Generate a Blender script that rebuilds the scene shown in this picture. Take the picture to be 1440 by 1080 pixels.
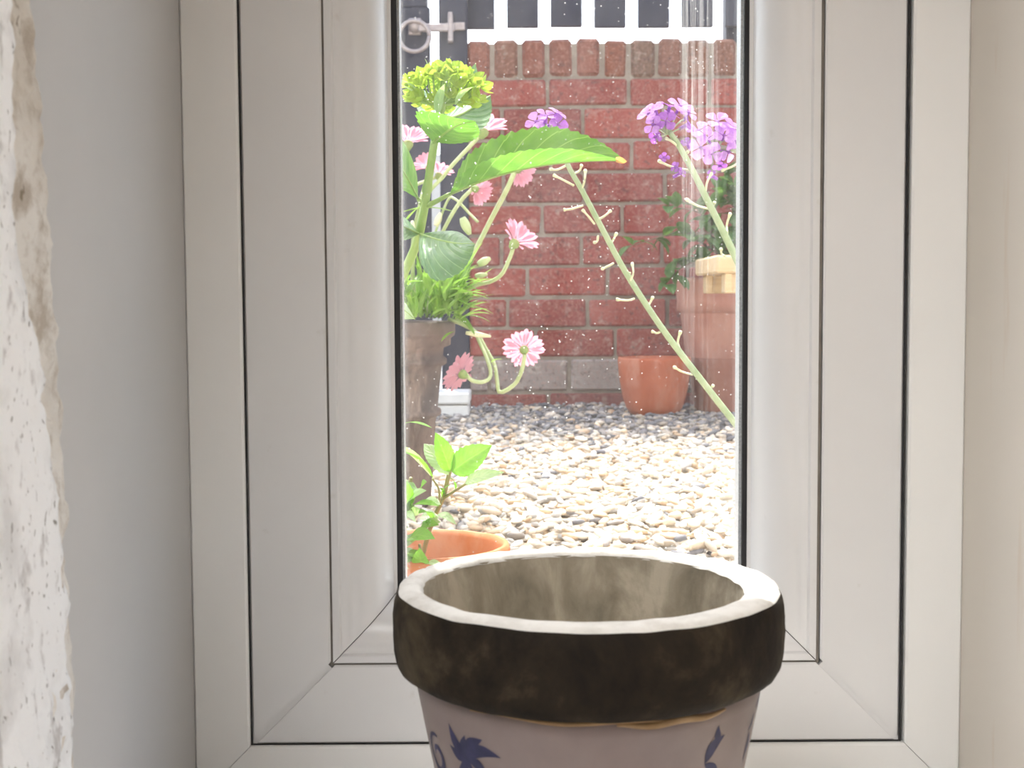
import bpy, math, random
import numpy as np
from mathutils import Vector, Matrix, noise
random.seed(7); rng = np.random.default_rng(7)
for o in list(bpy.data.objects): bpy.data.objects.remove(o)
sc = bpy.context.scene
COL = sc.collection
RAD = math.radians

# ------------------------------------------------------------------ camera
FPX, PITCH, ROLL, CZ = 1850.0, RAD(3.7), RAD(-0.35), 0.305
Fv = Vector((0, math.cos(PITCH), -math.sin(PITCH)))
R0 = Vector((1, 0, 0)); U0 = Vector((0, math.sin(PITCH), math.cos(PITCH)))
Rv = math.cos(ROLL)*R0 + math.sin(ROLL)*U0
Uv = -math.sin(ROLL)*R0 + math.cos(ROLL)*U0
CAM = Vector((0, 0, CZ))
def P(px, py, D):
    """point at depth Y = D on the ray of a photo pixel (1440 x 1080 frame)"""
    d = Fv + Rv*((px-720)/FPX) + Uv*((540-py)/FPX)
    return CAM + d*(D/d.y)
cd = bpy.data.cameras.new('camera'); cam = bpy.data.objects.new('camera', cd); COL.objects.link(cam)
m = Matrix((Rv, Uv, -Fv)).transposed().to_4x4(); m.translation = CAM
cam.matrix_world = m
cd.sensor_fit = 'HORIZONTAL'; cd.sensor_width = 36; cd.lens = FPX/1440*36
cd.clip_start = 0.02; cd.clip_end = 200
cd.dof.use_dof = True; cd.dof.focus_distance = 0.95; cd.dof.aperture_fstop = 26
sc.camera = cam

# ------------------------------------------------------------------ sky, sun, exposure
SUN_EL, SUN_AZ = RAD(59), RAD(-9)          # azimuth measured from +Y towards +X
world = bpy.data.worlds.new('world'); sc.world = world; world.use_nodes = True
wn = world.node_tree.nodes; wl = world.node_tree.links; wn.clear()
sky = wn.new('ShaderNodeTexSky'); sky.sky_type = 'NISHITA'; sky.sun_disc = False
sky.sun_elevation = SUN_EL; sky.sun_rotation = SUN_AZ; sky.air_density = 1.0; sky.dust_density = 3.0; sky.ozone_density = 1.0
hsv = wn.new('ShaderNodeHueSaturation'); hsv.inputs['Saturation'].default_value = 0.55
bg = wn.new('ShaderNodeBackground'); bg.inputs['Strength'].default_value = 0.25
wo = wn.new('ShaderNodeOutputWorld')
wl.new(sky.outputs[0], hsv.inputs['Color']); wl.new(hsv.outputs[0], bg.inputs['Color']); wl.new(bg.outputs[0], wo.inputs['Surface'])
sd = bpy.data.lights.new('sun', 'SUN'); sd.energy = 2.75; sd.angle = RAD(0.6); sd.color = (1, 0.96, 0.9)
sun = bpy.data.objects.new('sun', sd); COL.objects.link(sun)
sdir = Vector((math.sin(SUN_AZ)*math.cos(SUN_EL), math.cos(SUN_AZ)*math.cos(SUN_EL), math.sin(SUN_EL)))
sun.rotation_euler = sdir.to_track_quat('Z', 'Y').to_euler(); sun.location = (0, 4, 6)
vs = sc.view_settings
vs.view_transform = 'Standard'; vs.look = 'None'; vs.gamma = 1; vs.use_curve_mapping = False; vs.exposure = 1.4

# ------------------------------------------------------------------ materials
def mat(name):
    m = bpy.data.materials.new(name); m.use_nodes = True
    nt = m.node_tree; nt.nodes.clear()
    return m, nt
class NT:
    def __init__(s, name):
        s.m, s.t = mat(name); s.out = s.n('ShaderNodeOutputMaterial')
    def n(s, k, **kw):
        x = s.t.nodes.new(k)
        for a, v in kw.items(): setattr(x, a, v)
        return x
    def l(s, a, b): s.t.links.new(a, b)
    def coord(s, kind='Object', scale=(1,1,1)):
        tc = s.n('ShaderNodeTexCoord'); mp = s.n('ShaderNodeMapping'); mp.inputs['Scale'].default_value = scale
        s.l(tc.outputs[kind], mp.inputs['Vector']); return mp.outputs[0]
    def noise(s, vec, scale, detail=4, rough=.55, dist=0):
        x = s.n('ShaderNodeTexNoise'); x.inputs['Scale'].default_value = scale; x.inputs['Detail'].default_value = detail
        x.inputs['Roughness'].default_value = rough; x.inputs['Distortion'].default_value = dist
        if vec is not None: s.l(vec, x.inputs['Vector'])
        return x.outputs['Fac']
    def ramp(s, fac, stops):
        r = s.n('ShaderNodeValToRGB'); e = r.color_ramp.elements
        while len(e) < len(stops): e.new(0.5)
        for i, (p, c) in enumerate(stops):
            e[i].position = p; e[i].color = (c, c, c, 1) if isinstance(c, (int, float)) else (*c, 1)
        s.l(fac, r.inputs[0]); return r.outputs[0]
    def mix(s, fac, a, b, mode='MIX'):
        x = s.n('ShaderNodeMix', data_type='RGBA', blend_type=mode)
        for i, v in ((0, fac), (6, a), (7, b)):
            if isinstance(v, bpy.types.NodeSocket): s.l(v, x.inputs[i])
            elif isinstance(v, (int, float)): x.inputs[i].default_value = v if i == 0 else (v, v, v, 1)
            else: x.inputs[i].default_value = (*v, 1)
        return x.outputs[2]
    def math(s, op, a, b=None):
        x = s.n('ShaderNodeMath', operation=op)
        for i, v in enumerate((a, b)):
            if v is None: continue
            if isinstance(v, bpy.types.NodeSocket): s.l(v, x.inputs[i])
            else: x.inputs[i].default_value = v
        return x.outputs[0]
    def bump(s, h, strength=.3, dist=.002):
        b = s.n('ShaderNodeBump'); b.inputs['Strength'].default_value = strength; b.inputs['Distance'].default_value = dist
        s.l(h, b.inputs['Height']); return b.outputs[0]
    def bsdf(s, color, rough=.6, bump=None, spec=.5, metal=0, coat=0):
        b = s.n('ShaderNodeBsdfPrincipled')
        if isinstance(color, bpy.types.NodeSocket): s.l(color, b.inputs['Base Color'])
        else: b.inputs['Base Color'].default_value = (*color, 1)
        if isinstance(rough, bpy.types.NodeSocket): s.l(rough, b.inputs['Roughness'])
        else: b.inputs['Roughness'].default_value = rough
        b.inputs['Specular IOR Level'].default_value = spec; b.inputs['Metallic'].default_value = metal
        b.inputs['Coat Weight'].default_value = coat
        if bump is not None: s.l(bump, b.inputs['Normal'])
        return b
    def done(s, sh): s.l(sh.outputs[0], s.out.inputs['Surface']); return s.m

def simple(name, c1, c2, scale=20, rough=.6, bump=.0, dist=.002, spec=.5, stretch=(1,1,1), detail=5, p0=.3, p1=.7, metal=0):
    t = NT(name); v = t.coord('Object', stretch); n = t.noise(v, scale, detail)
    c = t.ramp(n, [(p0, c1), (p1, c2)])
    return t.done(t.bsdf(c, rough, t.bump(n, bump, dist) if bump else None, spec, metal))

M = {}
def m_upvc():
    t = NT('white_upvc'); v = t.coord(); n = t.noise(v, 60, 6, .6); g = t.noise(v, 9, 3)
    c = t.mix(t.ramp(n, [(.66, 0.), (.74, .35)]), t.ramp(g, [(.3, (.76,.76,.76)), (.7, (.80,.80,.80))]), (.62,.60,.56))
    return t.done(t.bsdf(c, .25, t.bump(g, .02), .5))
M['upvc'] = m_upvc()
M['trim'] = simple('white_trim_plastic', (.86,.86,.845), (.89,.89,.875), 6, .4, .03)
M['rubber'] = simple('black_rubber', (.012,.012,.014), (.022,.022,.025), 40, .6)
M['seam'] = simple('grey_seam', (.16,.14,.12), (.25,.23,.2), 80, .7)
M['alu'] = simple('aluminium_spacer', (.50,.53,.55), (.82,.84,.85), 900, .4, .3, .0005, metal=.25)
M['reveal_grey'] = simple('grey_white_reveal_paint', (.47,.465,.455), (.52,.51,.50), 5, .55, .04, .001)
def m_cream():
    t = NT('cream_reveal_paint'); v = t.coord(); n = t.noise(v, 4, 3); s = t.noise(t.coord('Object', (20, 20, 3)), 3, 5)
    c = t.mix(t.ramp(s, [(.62, 0.), (.75, .35)]), t.ramp(n, [(.3, (.66,.61,.54)), (.7, (.70,.65,.58))]), (.58,.44,.32))
    return t.done(t.bsdf(c, .55, t.bump(n, .05, .001)))
M['reveal_cream'] = m_cream()
def m_plaster():
    t = NT('rough_beige_plaster'); v = t.coord(); n = t.noise(v, 55, 8, .65); n2 = t.noise(v, 14, 4); d = t.noise(t.coord('Object', (1,1,.5)), 130, 3)
    c = t.ramp(n2, [(.3, (.64,.58,.50)), (.6, (.82,.79,.74))])
    c = t.mix(t.ramp(n, [(.36, .8), (.52, 0.)]), c, (.46,.39,.31))
    c = t.mix(t.ramp(d, [(.68, 0.), (.74, .8)]), c, (.22,.17,.11))
    return t.done(t.bsdf(c, .9, t.bump(n, 1., .006), .2))
M['plaster'] = m_plaster()
def m_flakepaint():
    t = NT('flaking_white_paint'); v = t.coord('Object', (1,1,.45)); n = t.noise(v, 90, 6, .6); b = t.noise(t.coord(), 30, 6); d = t.noise(v, 380, 2)
    c = t.ramp(b, [(.30, (.70,.70,.70)), (.48, (.88,.885,.89))])
    c = t.mix(t.ramp(n, [(.57, 0.), (.66, .75)]), c, (.45,.43,.42))
    c = t.mix(t.ramp(d, [(.66, 0.), (.70, .8)]), c, (.14,.12,.10))
    return t.done(t.bsdf(c, .6, t.bump(b, .9, .006), .3))
M['paint'] = m_flakepaint()
M['wall'] = simple('white_wall_paint', (.74,.73,.71), (.80,.79,.77), 4, .7, .05)
M['ceiling'] = simple('ceiling_paint', (.78,.78,.77), (.82,.82,.81), 4, .8)
M['wood_floor'] = simple('oak_floor', (.30,.18,.09), (.46,.29,.16), 6, .4, .05, stretch=(8,1,1))
M['render'] = simple('house_render', (.62,.58,.52), (.72,.68,.62), 14, .9, .3)

def m_glass():
    """clear glass with dust specks, water streaks and smears that scatter light"""
    t = NT('dusty_window_glass')
    v = t.coord()                                   # object space, metres; the pane lies in XZ
    # specks of several sizes
    def specks(scale, size, keep):
        vo = t.n('ShaderNodeTexVoronoi'); vo.inputs['Scale'].default_value = scale; vo.voronoi_dimensions = '3D'
        t.l(v, vo.inputs['Vector'])
        dot = t.math('LESS_THAN', vo.outputs['Distance'], size)
        sp = t.n('ShaderNodeSeparateColor'); t.l(vo.outputs['Color'], sp.inputs[0])
        return t.math('MULTIPLY', dot, t.math('LESS_THAN', sp.outputs[0], keep))
    a = t.math('MAXIMUM', specks(280, .11, .42), specks(120, .07, .32))
    clus = t.ramp(t.noise(v, 18, 3), [(.42, .25), (.62, 1.)])
    a = t.math('MULTIPLY', a, clus)
    # vertical run marks on the right of the pane
    sx = t.n('ShaderNodeSeparateXYZ'); t.l(v, sx.inputs[0])
    stv = t.coord('Object', (1, 1, .012)); stn = t.noise(stv, 330, 3, .7)
    st = t.ramp(stn, [(.50, 0.), (.60, 1.)])
    x = sx.outputs[0]
    mr = t.n('ShaderNodeMapRange', interpolation_type='SMOOTHSTEP'); t.l(x, mr.inputs[0]); mr.inputs[1].default_value = .058; mr.inputs[2].default_value = .074
    mr2 = t.n('ShaderNodeMapRange', interpolation_type='SMOOTHSTEP'); t.l(x, mr2.inputs[0]); mr2.inputs[1].default_value = .084; mr2.inputs[2].default_value = .091; mr2.inputs[3].default_value = 1; mr2.inputs[4].default_value = .12
    mz = t.n('ShaderNodeMapRange', interpolation_type='SMOOTHSTEP'); t.l(sx.outputs[2], mz.inputs[0]); mz.inputs[1].default_value = .22; mz.inputs[2].default_value = .38; mz.inputs[3].default_value = .22
    st = t.math('MULTIPLY', t.math('MULTIPLY', st, mr.outputs[0]), t.math('MULTIPLY', mr2.outputs[0], mz.outputs[0]))
    # soft film, thicker along the edges
    film = t.ramp(t.noise(t.coord('Object', (1, 1, .3)), 60, 4), [(.35, .0), (.75, .022)])
    def mrange(a0, a1, b0, b1):
        q = t.n('ShaderNodeMapRange', interpolation_type='SMOOTHSTEP'); t.l(x, q.inputs[0])
        for i_, v_ in zip((1, 2, 3, 4), (a0, a1, b0, b1)): q.inputs[i_].default_value = v_
        return q.outputs[0]
    edge = t.math('ADD', mrange(-.104, -.096, .22, 0.), mrange(.097, .104, 0., .18))
    edge = t.math('MULTIPLY', edge, t.ramp(t.noise(v, 220, 4, .7), [(.35, .25), (.62, 1.)]))
    film = t.math('ADD', film, edge)
    dirt = t.math('ADD', t.math('MULTIPLY', a, .75), t.math('ADD', t.math('MULTIPLY', st, .2), film))
    dirt = t.math('MINIMUM', dirt, .85)
    tr = t.n('ShaderNodeBsdfTransparent'); tr.inputs[0].default_value = (.985, .99, .99, 1)
    gl = t.n('ShaderNodeBsdfGlossy'); gl.inputs['Roughness'].default_value = .02
    lw = t.n('ShaderNodeLayerWeight'); lw.inputs[0].default_value = .5; fz = t.math('ADD', .03, t.math('MULTIPLY', t.math('POWER', lw.outputs['Facing'], 5.), .9))
    m1 = t.n('ShaderNodeMixShader'); t.l(fz, m1.inputs[0]); t.l(tr.outputs[0], m1.inputs[1]); t.l(gl.outputs[0], m1.inputs[2])
    df = t.n('ShaderNodeBsdfDiffuse'); df.inputs[0].default_value = (.9, .9, .88, 1)
    tl = t.n('ShaderNodeBsdfTranslucent'); tl.inputs[0].default_value = (.9, .9, .88, 1)
    m2 = t.n('ShaderNodeMixShader'); m2.inputs[0].default_value = .7; t.l(df.outputs[0], m2.inputs[1]); t.l(tl.outputs[0], m2.inputs[2])
    m3 = t.n('ShaderNodeMixShader'); t.l(dirt, m3.inputs[0]); t.l(m1.outputs[0], m3.inputs[1]); t.l(m2.outputs[0], m3.inputs[2])
    return t.done(m3)
M['dusty_glass'] = m_glass()
def m_clear():
    t = NT('clear_glass')
    tr = t.n('ShaderNodeBsdfTransparent'); tr.inputs[0].default_value = (.985, .99, .99, 1)
    gl = t.n('ShaderNodeBsdfGlossy'); gl.inputs['Roughness'].default_value = .01
    lw = t.n('ShaderNodeLayerWeight'); lw.inputs[0].default_value = .5; fz = t.math('ADD', .025, t.math('MULTIPLY', t.math('POWER', lw.outputs['Facing'], 5.), .9))
    m1 = t.n('ShaderNodeMixShader'); t.l(fz, m1.inputs[0]); t.l(tr.outputs[0], m1.inputs[1]); t.l(gl.outputs[0], m1.inputs[2])
    return t.done(m1)
M['glass'] = m_clear()

def m_brick(name, cols, mort=.12):
    t = NT(name); oi = t.n('ShaderNodeObjectInfo'); v = t.coord()
    ad = t.n('ShaderNodeVectorMath', operation='ADD'); sc_ = t.n('ShaderNodeVectorMath', operation='SCALE'); sc_.inputs[3].default_value = 40
    cb = t.n('ShaderNodeCombineXYZ'); t.l(oi.outputs['Random'], cb.inputs[0]); t.l(oi.outputs['Random'], cb.inputs[1])
    t.l(cb.outputs[0], sc_.inputs[0]); t.l(v, ad.inputs[0]); t.l(sc_.outputs[0], ad.inputs[1]); v = ad.outputs[0]
    n = t.noise(v, 18, 5); g = t.noise(v, 160, 3); s = t.noise(v, 26, 6, .7)
    k = len(cols)
    c = t.ramp(oi.outputs['Random'], [(i/(k-1), q) for i, q in enumerate(cols)])
    c = t.mix(t.ramp(n, [(.35, 0.), (.7, .5)]), c, t.mix(1., c, (.62,.52,.52), 'MULTIPLY'))
    c = t.mix(t.ramp(g, [(.50, 0.), (.66, .5)]), c, (.46,.27,.23)); c = t.mix(t.ramp(t.noise(v, 70, 4), [(.56, 0.), (.68, .6)]), c, (.10,.06,.06))
    c = t.mix(t.ramp(s, [(.56, 0.), (.68, mort)]), c, (.55,.50,.44))
    return t.done(t.bsdf(c, .9, t.bump(g, .5, .003), .2))
M['brick'] = m_brick('red_brick', [(.27,.07,.06), (.36,.095,.08), (.31,.08,.07), (.24,.075,.07), (.34,.09,.075)], .35)
M['brick_coping'] = m_brick('brown_weathered_brick', [(.19,.095,.065), (.25,.10,.075), (.17,.11,.08), (.24,.09,.06), (.20,.12,.085)], .5)
M['brick_grey'] = m_brick('mortar_smeared_brick', [(.34,.29,.27), (.40,.36,.33), (.30,.25,.24), (.38,.33,.31)], .9)
M['mortar'] = simple('grey_mortar', (.22,.18,.15), (.36,.31,.26), 30, .95, .5, .004)
M['navy'] = simple('navy_stained_wood', (.016,.019,.040), (.032,.036,.066), 8, .6, .15, stretch=(14,14,1))
M['iron'] = simple('weathered_iron', (.32,.28,.29), (.50,.45,.45), 60, .5, .2, metal=.3)
M['paving'] = simple('grey_lane_paving', (.20,.20,.21), (.28,.28,.29), 2, .9, .1)
M['sand'] = simple('gravel_bed_sand', (.30,.26,.21), (.48,.42,.34), 90, .95, .6, .006)
def m_pebble():
    t = NT('pebble_stone'); a = t.n('ShaderNodeAttribute'); a.attribute_name = 'Col'; n = t.noise(t.coord(), 160, 4)
    c = t.mix(t.ramp(n, [(.4, 0.), (.75, .35)]), a.outputs['Color'], t.mix(1., a.outputs['Color'], (.8,.68,.52), 'MULTIPLY'))
    return t.done(t.bsdf(c, .65, t.bump(n, .2, .001), .35))
M['pebble'] = m_pebble()
def m_terra(name, c1, c2, c3, k=.4):
    t = NT(name); v = t.coord(); n = t.noise(v, 9, 5); s = t.noise(t.coord('Object', (1,1,.35)), 22, 6, .65); g = t.noise(v, 260, 2)
    c = t.ramp(n, [(.38, c1), (.6, c2)]); c = t.mix(t.ramp(s, [(.50, 0.), (.66, k)]), c, c3); c = t.mix(t.ramp(t.noise(v, 110, 3), [(.58, 0.), (.66, k*.6)]), c, c1)
    return t.done(t.bsdf(c, .8, t.bump(g, .25, .001), .25))
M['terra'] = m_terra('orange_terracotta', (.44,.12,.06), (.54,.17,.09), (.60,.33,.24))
M['terra_pink'] = m_terra('faded_pink_terracotta', (.46,.20,.15), (.56,.28,.21), (.62,.44,.37))
M['terra_bowl'] = m_terra('bright_terracotta', (.52,.16,.06), (.62,.22,.09), (.68,.40,.26), .5)  # brighter, more orange clay for the mint pot
M['brown_pot'] = m_terra('mottled_brown_pot', (.075,.06,.058), (.19,.145,.13), (.34,.27,.235), .85)
M['plastic_pot'] = simple('black_plastic_pot', (.02,.02,.02), (.035,.035,.035), 20, .45)
M['soil'] = simple('dark_soil', (.035,.025,.018), (.09,.065,.045), 120, 1, .8, .006)
M['wood_pale'] = simple('pale_bare_wood', (.60,.43,.24), (.74,.58,.36), 9, .7, .1, stretch=(1,12,12))
M['white_stone'] = simple('white_painted_stone', (.70,.72,.71), (.80,.81,.80), 20, .8, .2)
def m_pottop():
    t = NT('pale_worn_concrete'); v = t.coord(); n = t.noise(v, 60, 7, .65); g = t.noise(v, 300, 3)
    c = t.ramp(n, [(.3, (.60,.58,.54)), (.55, (.78,.77,.74))])
    return t.done(t.bsdf(c, .9, t.bump(g, .4, .001), .2))
M['pot_top'] = m_pottop()
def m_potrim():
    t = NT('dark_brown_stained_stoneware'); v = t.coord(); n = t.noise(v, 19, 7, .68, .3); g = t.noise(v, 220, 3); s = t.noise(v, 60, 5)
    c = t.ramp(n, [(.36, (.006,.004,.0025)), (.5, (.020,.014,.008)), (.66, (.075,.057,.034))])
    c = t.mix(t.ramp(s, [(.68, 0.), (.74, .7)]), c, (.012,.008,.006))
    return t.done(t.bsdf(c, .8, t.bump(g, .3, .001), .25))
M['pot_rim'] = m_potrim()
def m_potin():
    t = NT('stained_pot_lining'); v = t.coord('Object', (1,1,.55)); n = t.noise(v, 42, 6, .6, .4); g = t.noise(t.coord(), 240, 3)
    c = t.ramp(n, [(.32, (.20,.18,.14)), (.5, (.34,.30,.235)), (.66, (.52,.47,.38))])
    return t.done(t.bsdf(c, .9, t.bump(g, .4, .001), .2))
M['pot_in'] = m_potin()
def m_glaze():
    t = NT('lilac_beige_glaze'); v = t.coord(); n = t.noise(v, 22, 5); s = t.noise(v, 150, 4)
    c = t.ramp(n, [(.3, (.20,.155,.15)), (.7, (.28,.225,.21))]); c = t.mix(t.ramp(s, [(.7, 0.), (.76, .5)]), c, (.25,.17,.14))
    return t.done(t.bsdf(c, .38, t.bump(n, .05, .001), .5))
M['glaze'] = m_glaze()
M['ink'] = simple('navy_glaze_print', (.012,.013,.05), (.035,.035,.11), 120, .4)
M['ochre'] = simple('ochre_rim_glow', (.26,.16,.07), (.40,.26,.13), 90, .6, .2)

def m_leaf(name, c1, c2, vein, trans=.5, gloss=.45, tcol=None, nv=9.0):
    """leaf blade: UV u runs along the midrib, v across (0.5 = midrib)"""
    t = NT(name); uv = t.n('ShaderNodeTexCoord'); sp = t.n('ShaderNodeSeparateXYZ'); t.l(uv.outputs['UV'], sp.inputs[0])
    av = t.math('ABSOLUTE', t.math('SUBTRACT', sp.outputs[1], .5))
    ph = t.math('MULTIPLY', t.math('SUBTRACT', sp.outputs[0], t.math('MULTIPLY', av, .55)), nv)
    fr = t.math('ABSOLUTE', t.math('SUBTRACT', t.math('FRACT', ph), .5))
    side = t.math('LESS_THAN', fr, .035); mid = t.math('LESS_THAN', av, .022)
    ve = t.math('MAXIMUM', side, mid)
    n = t.noise(t.coord(), 70, 5); c = t.ramp(n, [(.3, c1), (.7, c2)])
    c = t.mix(t.math('MULTIPLY', ve, .5), c, vein)
    b = t.bsdf(c, gloss, t.bump(t.math('ADD', t.math('MULTIPLY', fr, 1.6), t.noise(t.coord(), 320, 3)), .45, .001), .3)
    tl = t.n('ShaderNodeBsdfTranslucent')
    t.l(t.mix(1., c, tcol or (1.5, 1.5, .8), 'MULTIPLY'), tl.inputs[0])
    mx = t.n('ShaderNodeMixShader'); mx.inputs[0].default_value = trans
    t.l(b.outputs[0], mx.inputs[1]); t.l(tl.outputs[0], mx.inputs[2])
    return t.done(mx)
M['hleaf'] = m_leaf('hydrangea_leaf', (.10,.23,.05), (.16,.31,.07), (.36,.50,.20), .5, .40, (1.3, 1.45, .75))
M['hleaf_dark'] = m_leaf('hydrangea_leaf_dark', (.07,.17,.06), (.11,.23,.08), (.30,.45,.22), .25, .33)
M['sepal'] = m_leaf('hydrangea_sepal', (.30,.44,.07), (.42,.50,.10), (.55,.62,.25), .5, .5, (1.2, 1.3, .7), 5)
M['mint'] = m_leaf('mint_leaf', (.14,.31,.05), (.20,.39,.07), (.30,.46,.14), .5, .42, (1.35, 1.5, .7), 8)
M['mint_pale'] = m_leaf('mint_leaf_pale', (.30,.45,.26), (.42,.56,.36), (.55,.68,.45), .35, .35, None, 8)
M['dleaf'] = m_leaf('daisy_leaf', (.15,.30,.07), (.25,.40,.11), (.36,.50,.2), .45, .4, None, 3)
M['sleaf'] = m_leaf('shrub_leaf', (.08,.18,.06), (.15,.27,.10), (.25,.38,.18), .35, .4, None, 6)
M['petal'] = m_leaf('pink_petal', (.70,.33,.43), (.80,.46,.55), (.76,.40,.49), .5, .6, (1.1, 1., 1.05), 2)
M['wpetal'] = m_leaf('mauve_petal', (.50,.26,.62), (.68,.42,.76), (.58,.32,.68), .5, .6, (1.1, 1., 1.15), 3)
M['wpetal_deep'] = m_leaf('deep_purple_petal', (.32,.10,.46), (.46,.18,.58), (.4,.15,.5), .45, .6, (1.1, 1., 1.15), 3)
M['deadleaf'] = m_leaf('withered_leaf', (.55,.25,.10), (.68,.38,.2), (.6,.35,.2), .4, .7)
M['gstem'] = simple('green_stem', (.22,.36,.08), (.36,.50,.14), 90, .5)
M['wstem'] = simple('grey_green_stem', (.28,.38,.20), (.42,.50,.30), 120, .5)
M['pod'] = simple('pale_seed_stalk', (.58,.60,.36), (.74,.74,.52), 120, .55)
M['dstem'] = simple('pale_daisy_stem', (.34,.44,.20), (.50,.58,.32), 90, .5)
M['mstem'] = simple('brown_mint_stem', (.26,.20,.10), (.36,.34,.14), 90, .5)
M['calyx'] = simple('green_calyx', (.16,.26,.07), (.28,.36,.12), 200, .6)
M['bark'] = simple('shrub_twig', (.14,.10,.07), (.24,.18,.12), 60, .8)
M['white_shade'] = simple('white_lamp_metal', (.75,.74,.72), (.8,.79,.77), 20, .4)
M['brass'] = simple('dull_brass', (.45,.33,.16), (.55,.42,.22), 40, .35, metal=.8)

# ------------------------------------------------------------------ object helpers
ORG = {}
def setp(o, label=None, cat=None, group=None, kind=None):
    if label: o['label'] = label
    if cat: o['category'] = cat
    if group: o['group'] = group
    if kind: o['kind'] = kind
    return o
def empty(name, loc, label=None, cat=None, group=None, kind=None):
    o = bpy.data.objects.new(name, None); COL.objects.link(o); o.location = loc; o.empty_display_size = .02
    ORG[o.name] = Vector(loc); return setp(o, label, cat, group, kind)
def mk(name, vf, material, parent=None, smooth=True, uvs=None, loc=None, **kw):
    """vf = (verts in world metres, faces); the object's origin is its parent's origin (or loc)"""
    vs_, fs = vf
    org = ORG[parent.name] if parent else Vector(loc or (0, 0, 0))
    me = bpy.data.meshes.new(name)
    me.from_pydata([(v[0]-org[0], v[1]-org[1], v[2]-org[2]) for v in vs_], [], fs)
    if uvs is not None:
        ul = me.uv_layers.new(name='UVMap')
        li = np.empty(len(me.loops), dtype=np.int32); me.loops.foreach_get('vertex_index', li)
        ul.data.foreach_set('uv', np.asarray(uvs, dtype=np.float32)[li].ravel())
    mats = material if isinstance(material, list) else [material]
    for q in mats: me.materials.append(q)
    if smooth: me.polygons.foreach_set('use_smooth', [True]*len(me.polygons))
    me.update()
    o = bpy.data.objects.new(name, me); COL.objects.link(o)
    if parent: o.parent = parent
    else: o.location = org
    ORG[o.name] = org
    return setp(o, **kw)
def inst(name, me, parent, loc, rot=(0,0,0), scale=(1,1,1)):
    o = bpy.data.objects.new(name, me); COL.objects.link(o); o.parent = parent
    o.location = Vector(loc) - ORG[parent.name]; o.rotation_euler = rot; o.scale = scale
    return o
def join(*vfs):
    V, F = [], []
    for v, f in vfs:
        k = len(V); V += list(v); F += [tuple(i+k for i in q) for q in f]
    return V, F
def box(x0, x1, y0, y1, z0, z1, b=0.0):
    if b <= 0:
        V = [(x, y, z) for x in (x0, x1) for y in (y0, y1) for z in (z0, z1)]
        return V, [(0,1,3,2), (4,6,7,5), (0,4,5,1), (2,3,7,6), (0,2,6,4), (1,5,7,3)]
    # chamfered box
    V = []; idx = {}
    for sx in (0, 1):
        for sy in (0, 1):
            for sz in (0, 1):
                c = [(x0, x1)[sx], (y0, y1)[sy], (z0, z1)[sz]]; s = [1-2*sx, 1-2*sy, 1-2*sz]
                for a in range(3):
                    p = [c[i] + (0 if i == a else s[i]*b) for i in range(3)]
                    idx[(sx, sy, sz, a)] = len(V); V.append(tuple(p))
    F = []
    g = lambda *k: idx[k]
    for a in range(3):
        o1, o2 = [i for i in range(3) if i != a]
        for s in (0, 1):
            q = []
            for (u, w) in ((0,0), (1,0), (1,1), (0,1)):
                k = [0,0,0]; k[a] = s; k[o1] = u; k[o2] = w; q.append(g(*k, a))
            F.append(tuple(q))
    for a in range(3):            # edges parallel to a
        o1, o2 = [i for i in range(3) if i != a]
        for u in (0, 1):
            for w in (0, 1):
                k0 = [0,0,0]; k0[o1] = u; k0[o2] = w; k1 = list(k0); k1[a] = 1
                F.append((g(*k0, o1), g(*k1, o1), g(*k1, o2), g(*k0, o2)))
    for sx in (0, 1):
        for sy in (0, 1):
            for sz in (0, 1): F.append((g(sx,sy,sz,0), g(sx,sy,sz,1), g(sx,sy,sz,2)))
    return V, F
def fixn(o):
    import bmesh
    bm = bmesh.new(); bm.from_mesh(o.data); bmesh.ops.recalc_face_normals(bm, faces=bm.faces); bm.to_mesh(o.data); bm.free(); return o
def bx(name, dims, material, parent=None, b=.0, **kw):
    return fixn(mk(name, box(*dims, b), material, parent, smooth=False, **kw))
def cr(pts, n):
    """Catmull-Rom resample to n points"""
    p = [Vector(q) for q in pts]
    if len(p) == 2: return [p[0].lerp(p[1], i/(n-1)) for i in range(n)]
    p = [2*p[0]-p[1]] + p + [2*p[-1]-p[-2]]; k = len(p)-3; out = []
    for i in range(n):
        t = i/(n-1)*k; j = min(int(t), k-1); t -= j; a, b, c, d = p[j:j+4]
        out.append(.5*((2*b) + (c-a)*t + (2*a-5*b+4*c-d)*t*t + (3*b-a-3*c+d)*t**3))
    return out
def tube(pts, r0, r1=None, n=14, seg=7, rad=None):
    r1 = r0 if r1 is None else r1
    c = cr(pts, n); V, F = [], []
    up = Vector((.13, .21, .97))
    for i, q in enumerate(c):
        t = (c[min(i+1, n-1)] - c[max(i-1, 0)]).normalized()
        a = t.cross(up)
        if a.length < .1: a = t.cross(Vector((1,0,0)))
        a.normalize(); b = t.cross(a); s = i/(n-1); r = rad(s) if rad else r0+(r1-r0)*s
        for k in range(seg):
            w = 2*math.pi*k/seg; V.append(tuple(q + a*(r*math.cos(w)) + b*(r*math.sin(w))))
    for i in range(n-1):
        for k in range(seg): F.append((i*seg+k, i*seg+(k+1) % seg, (i+1)*seg+(k+1) % seg, (i+1)*seg+k))
    F.append(tuple(range(seg))[::-1]); F.append(tuple(range((n-1)*seg, n*seg)))
    return V, F
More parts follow.
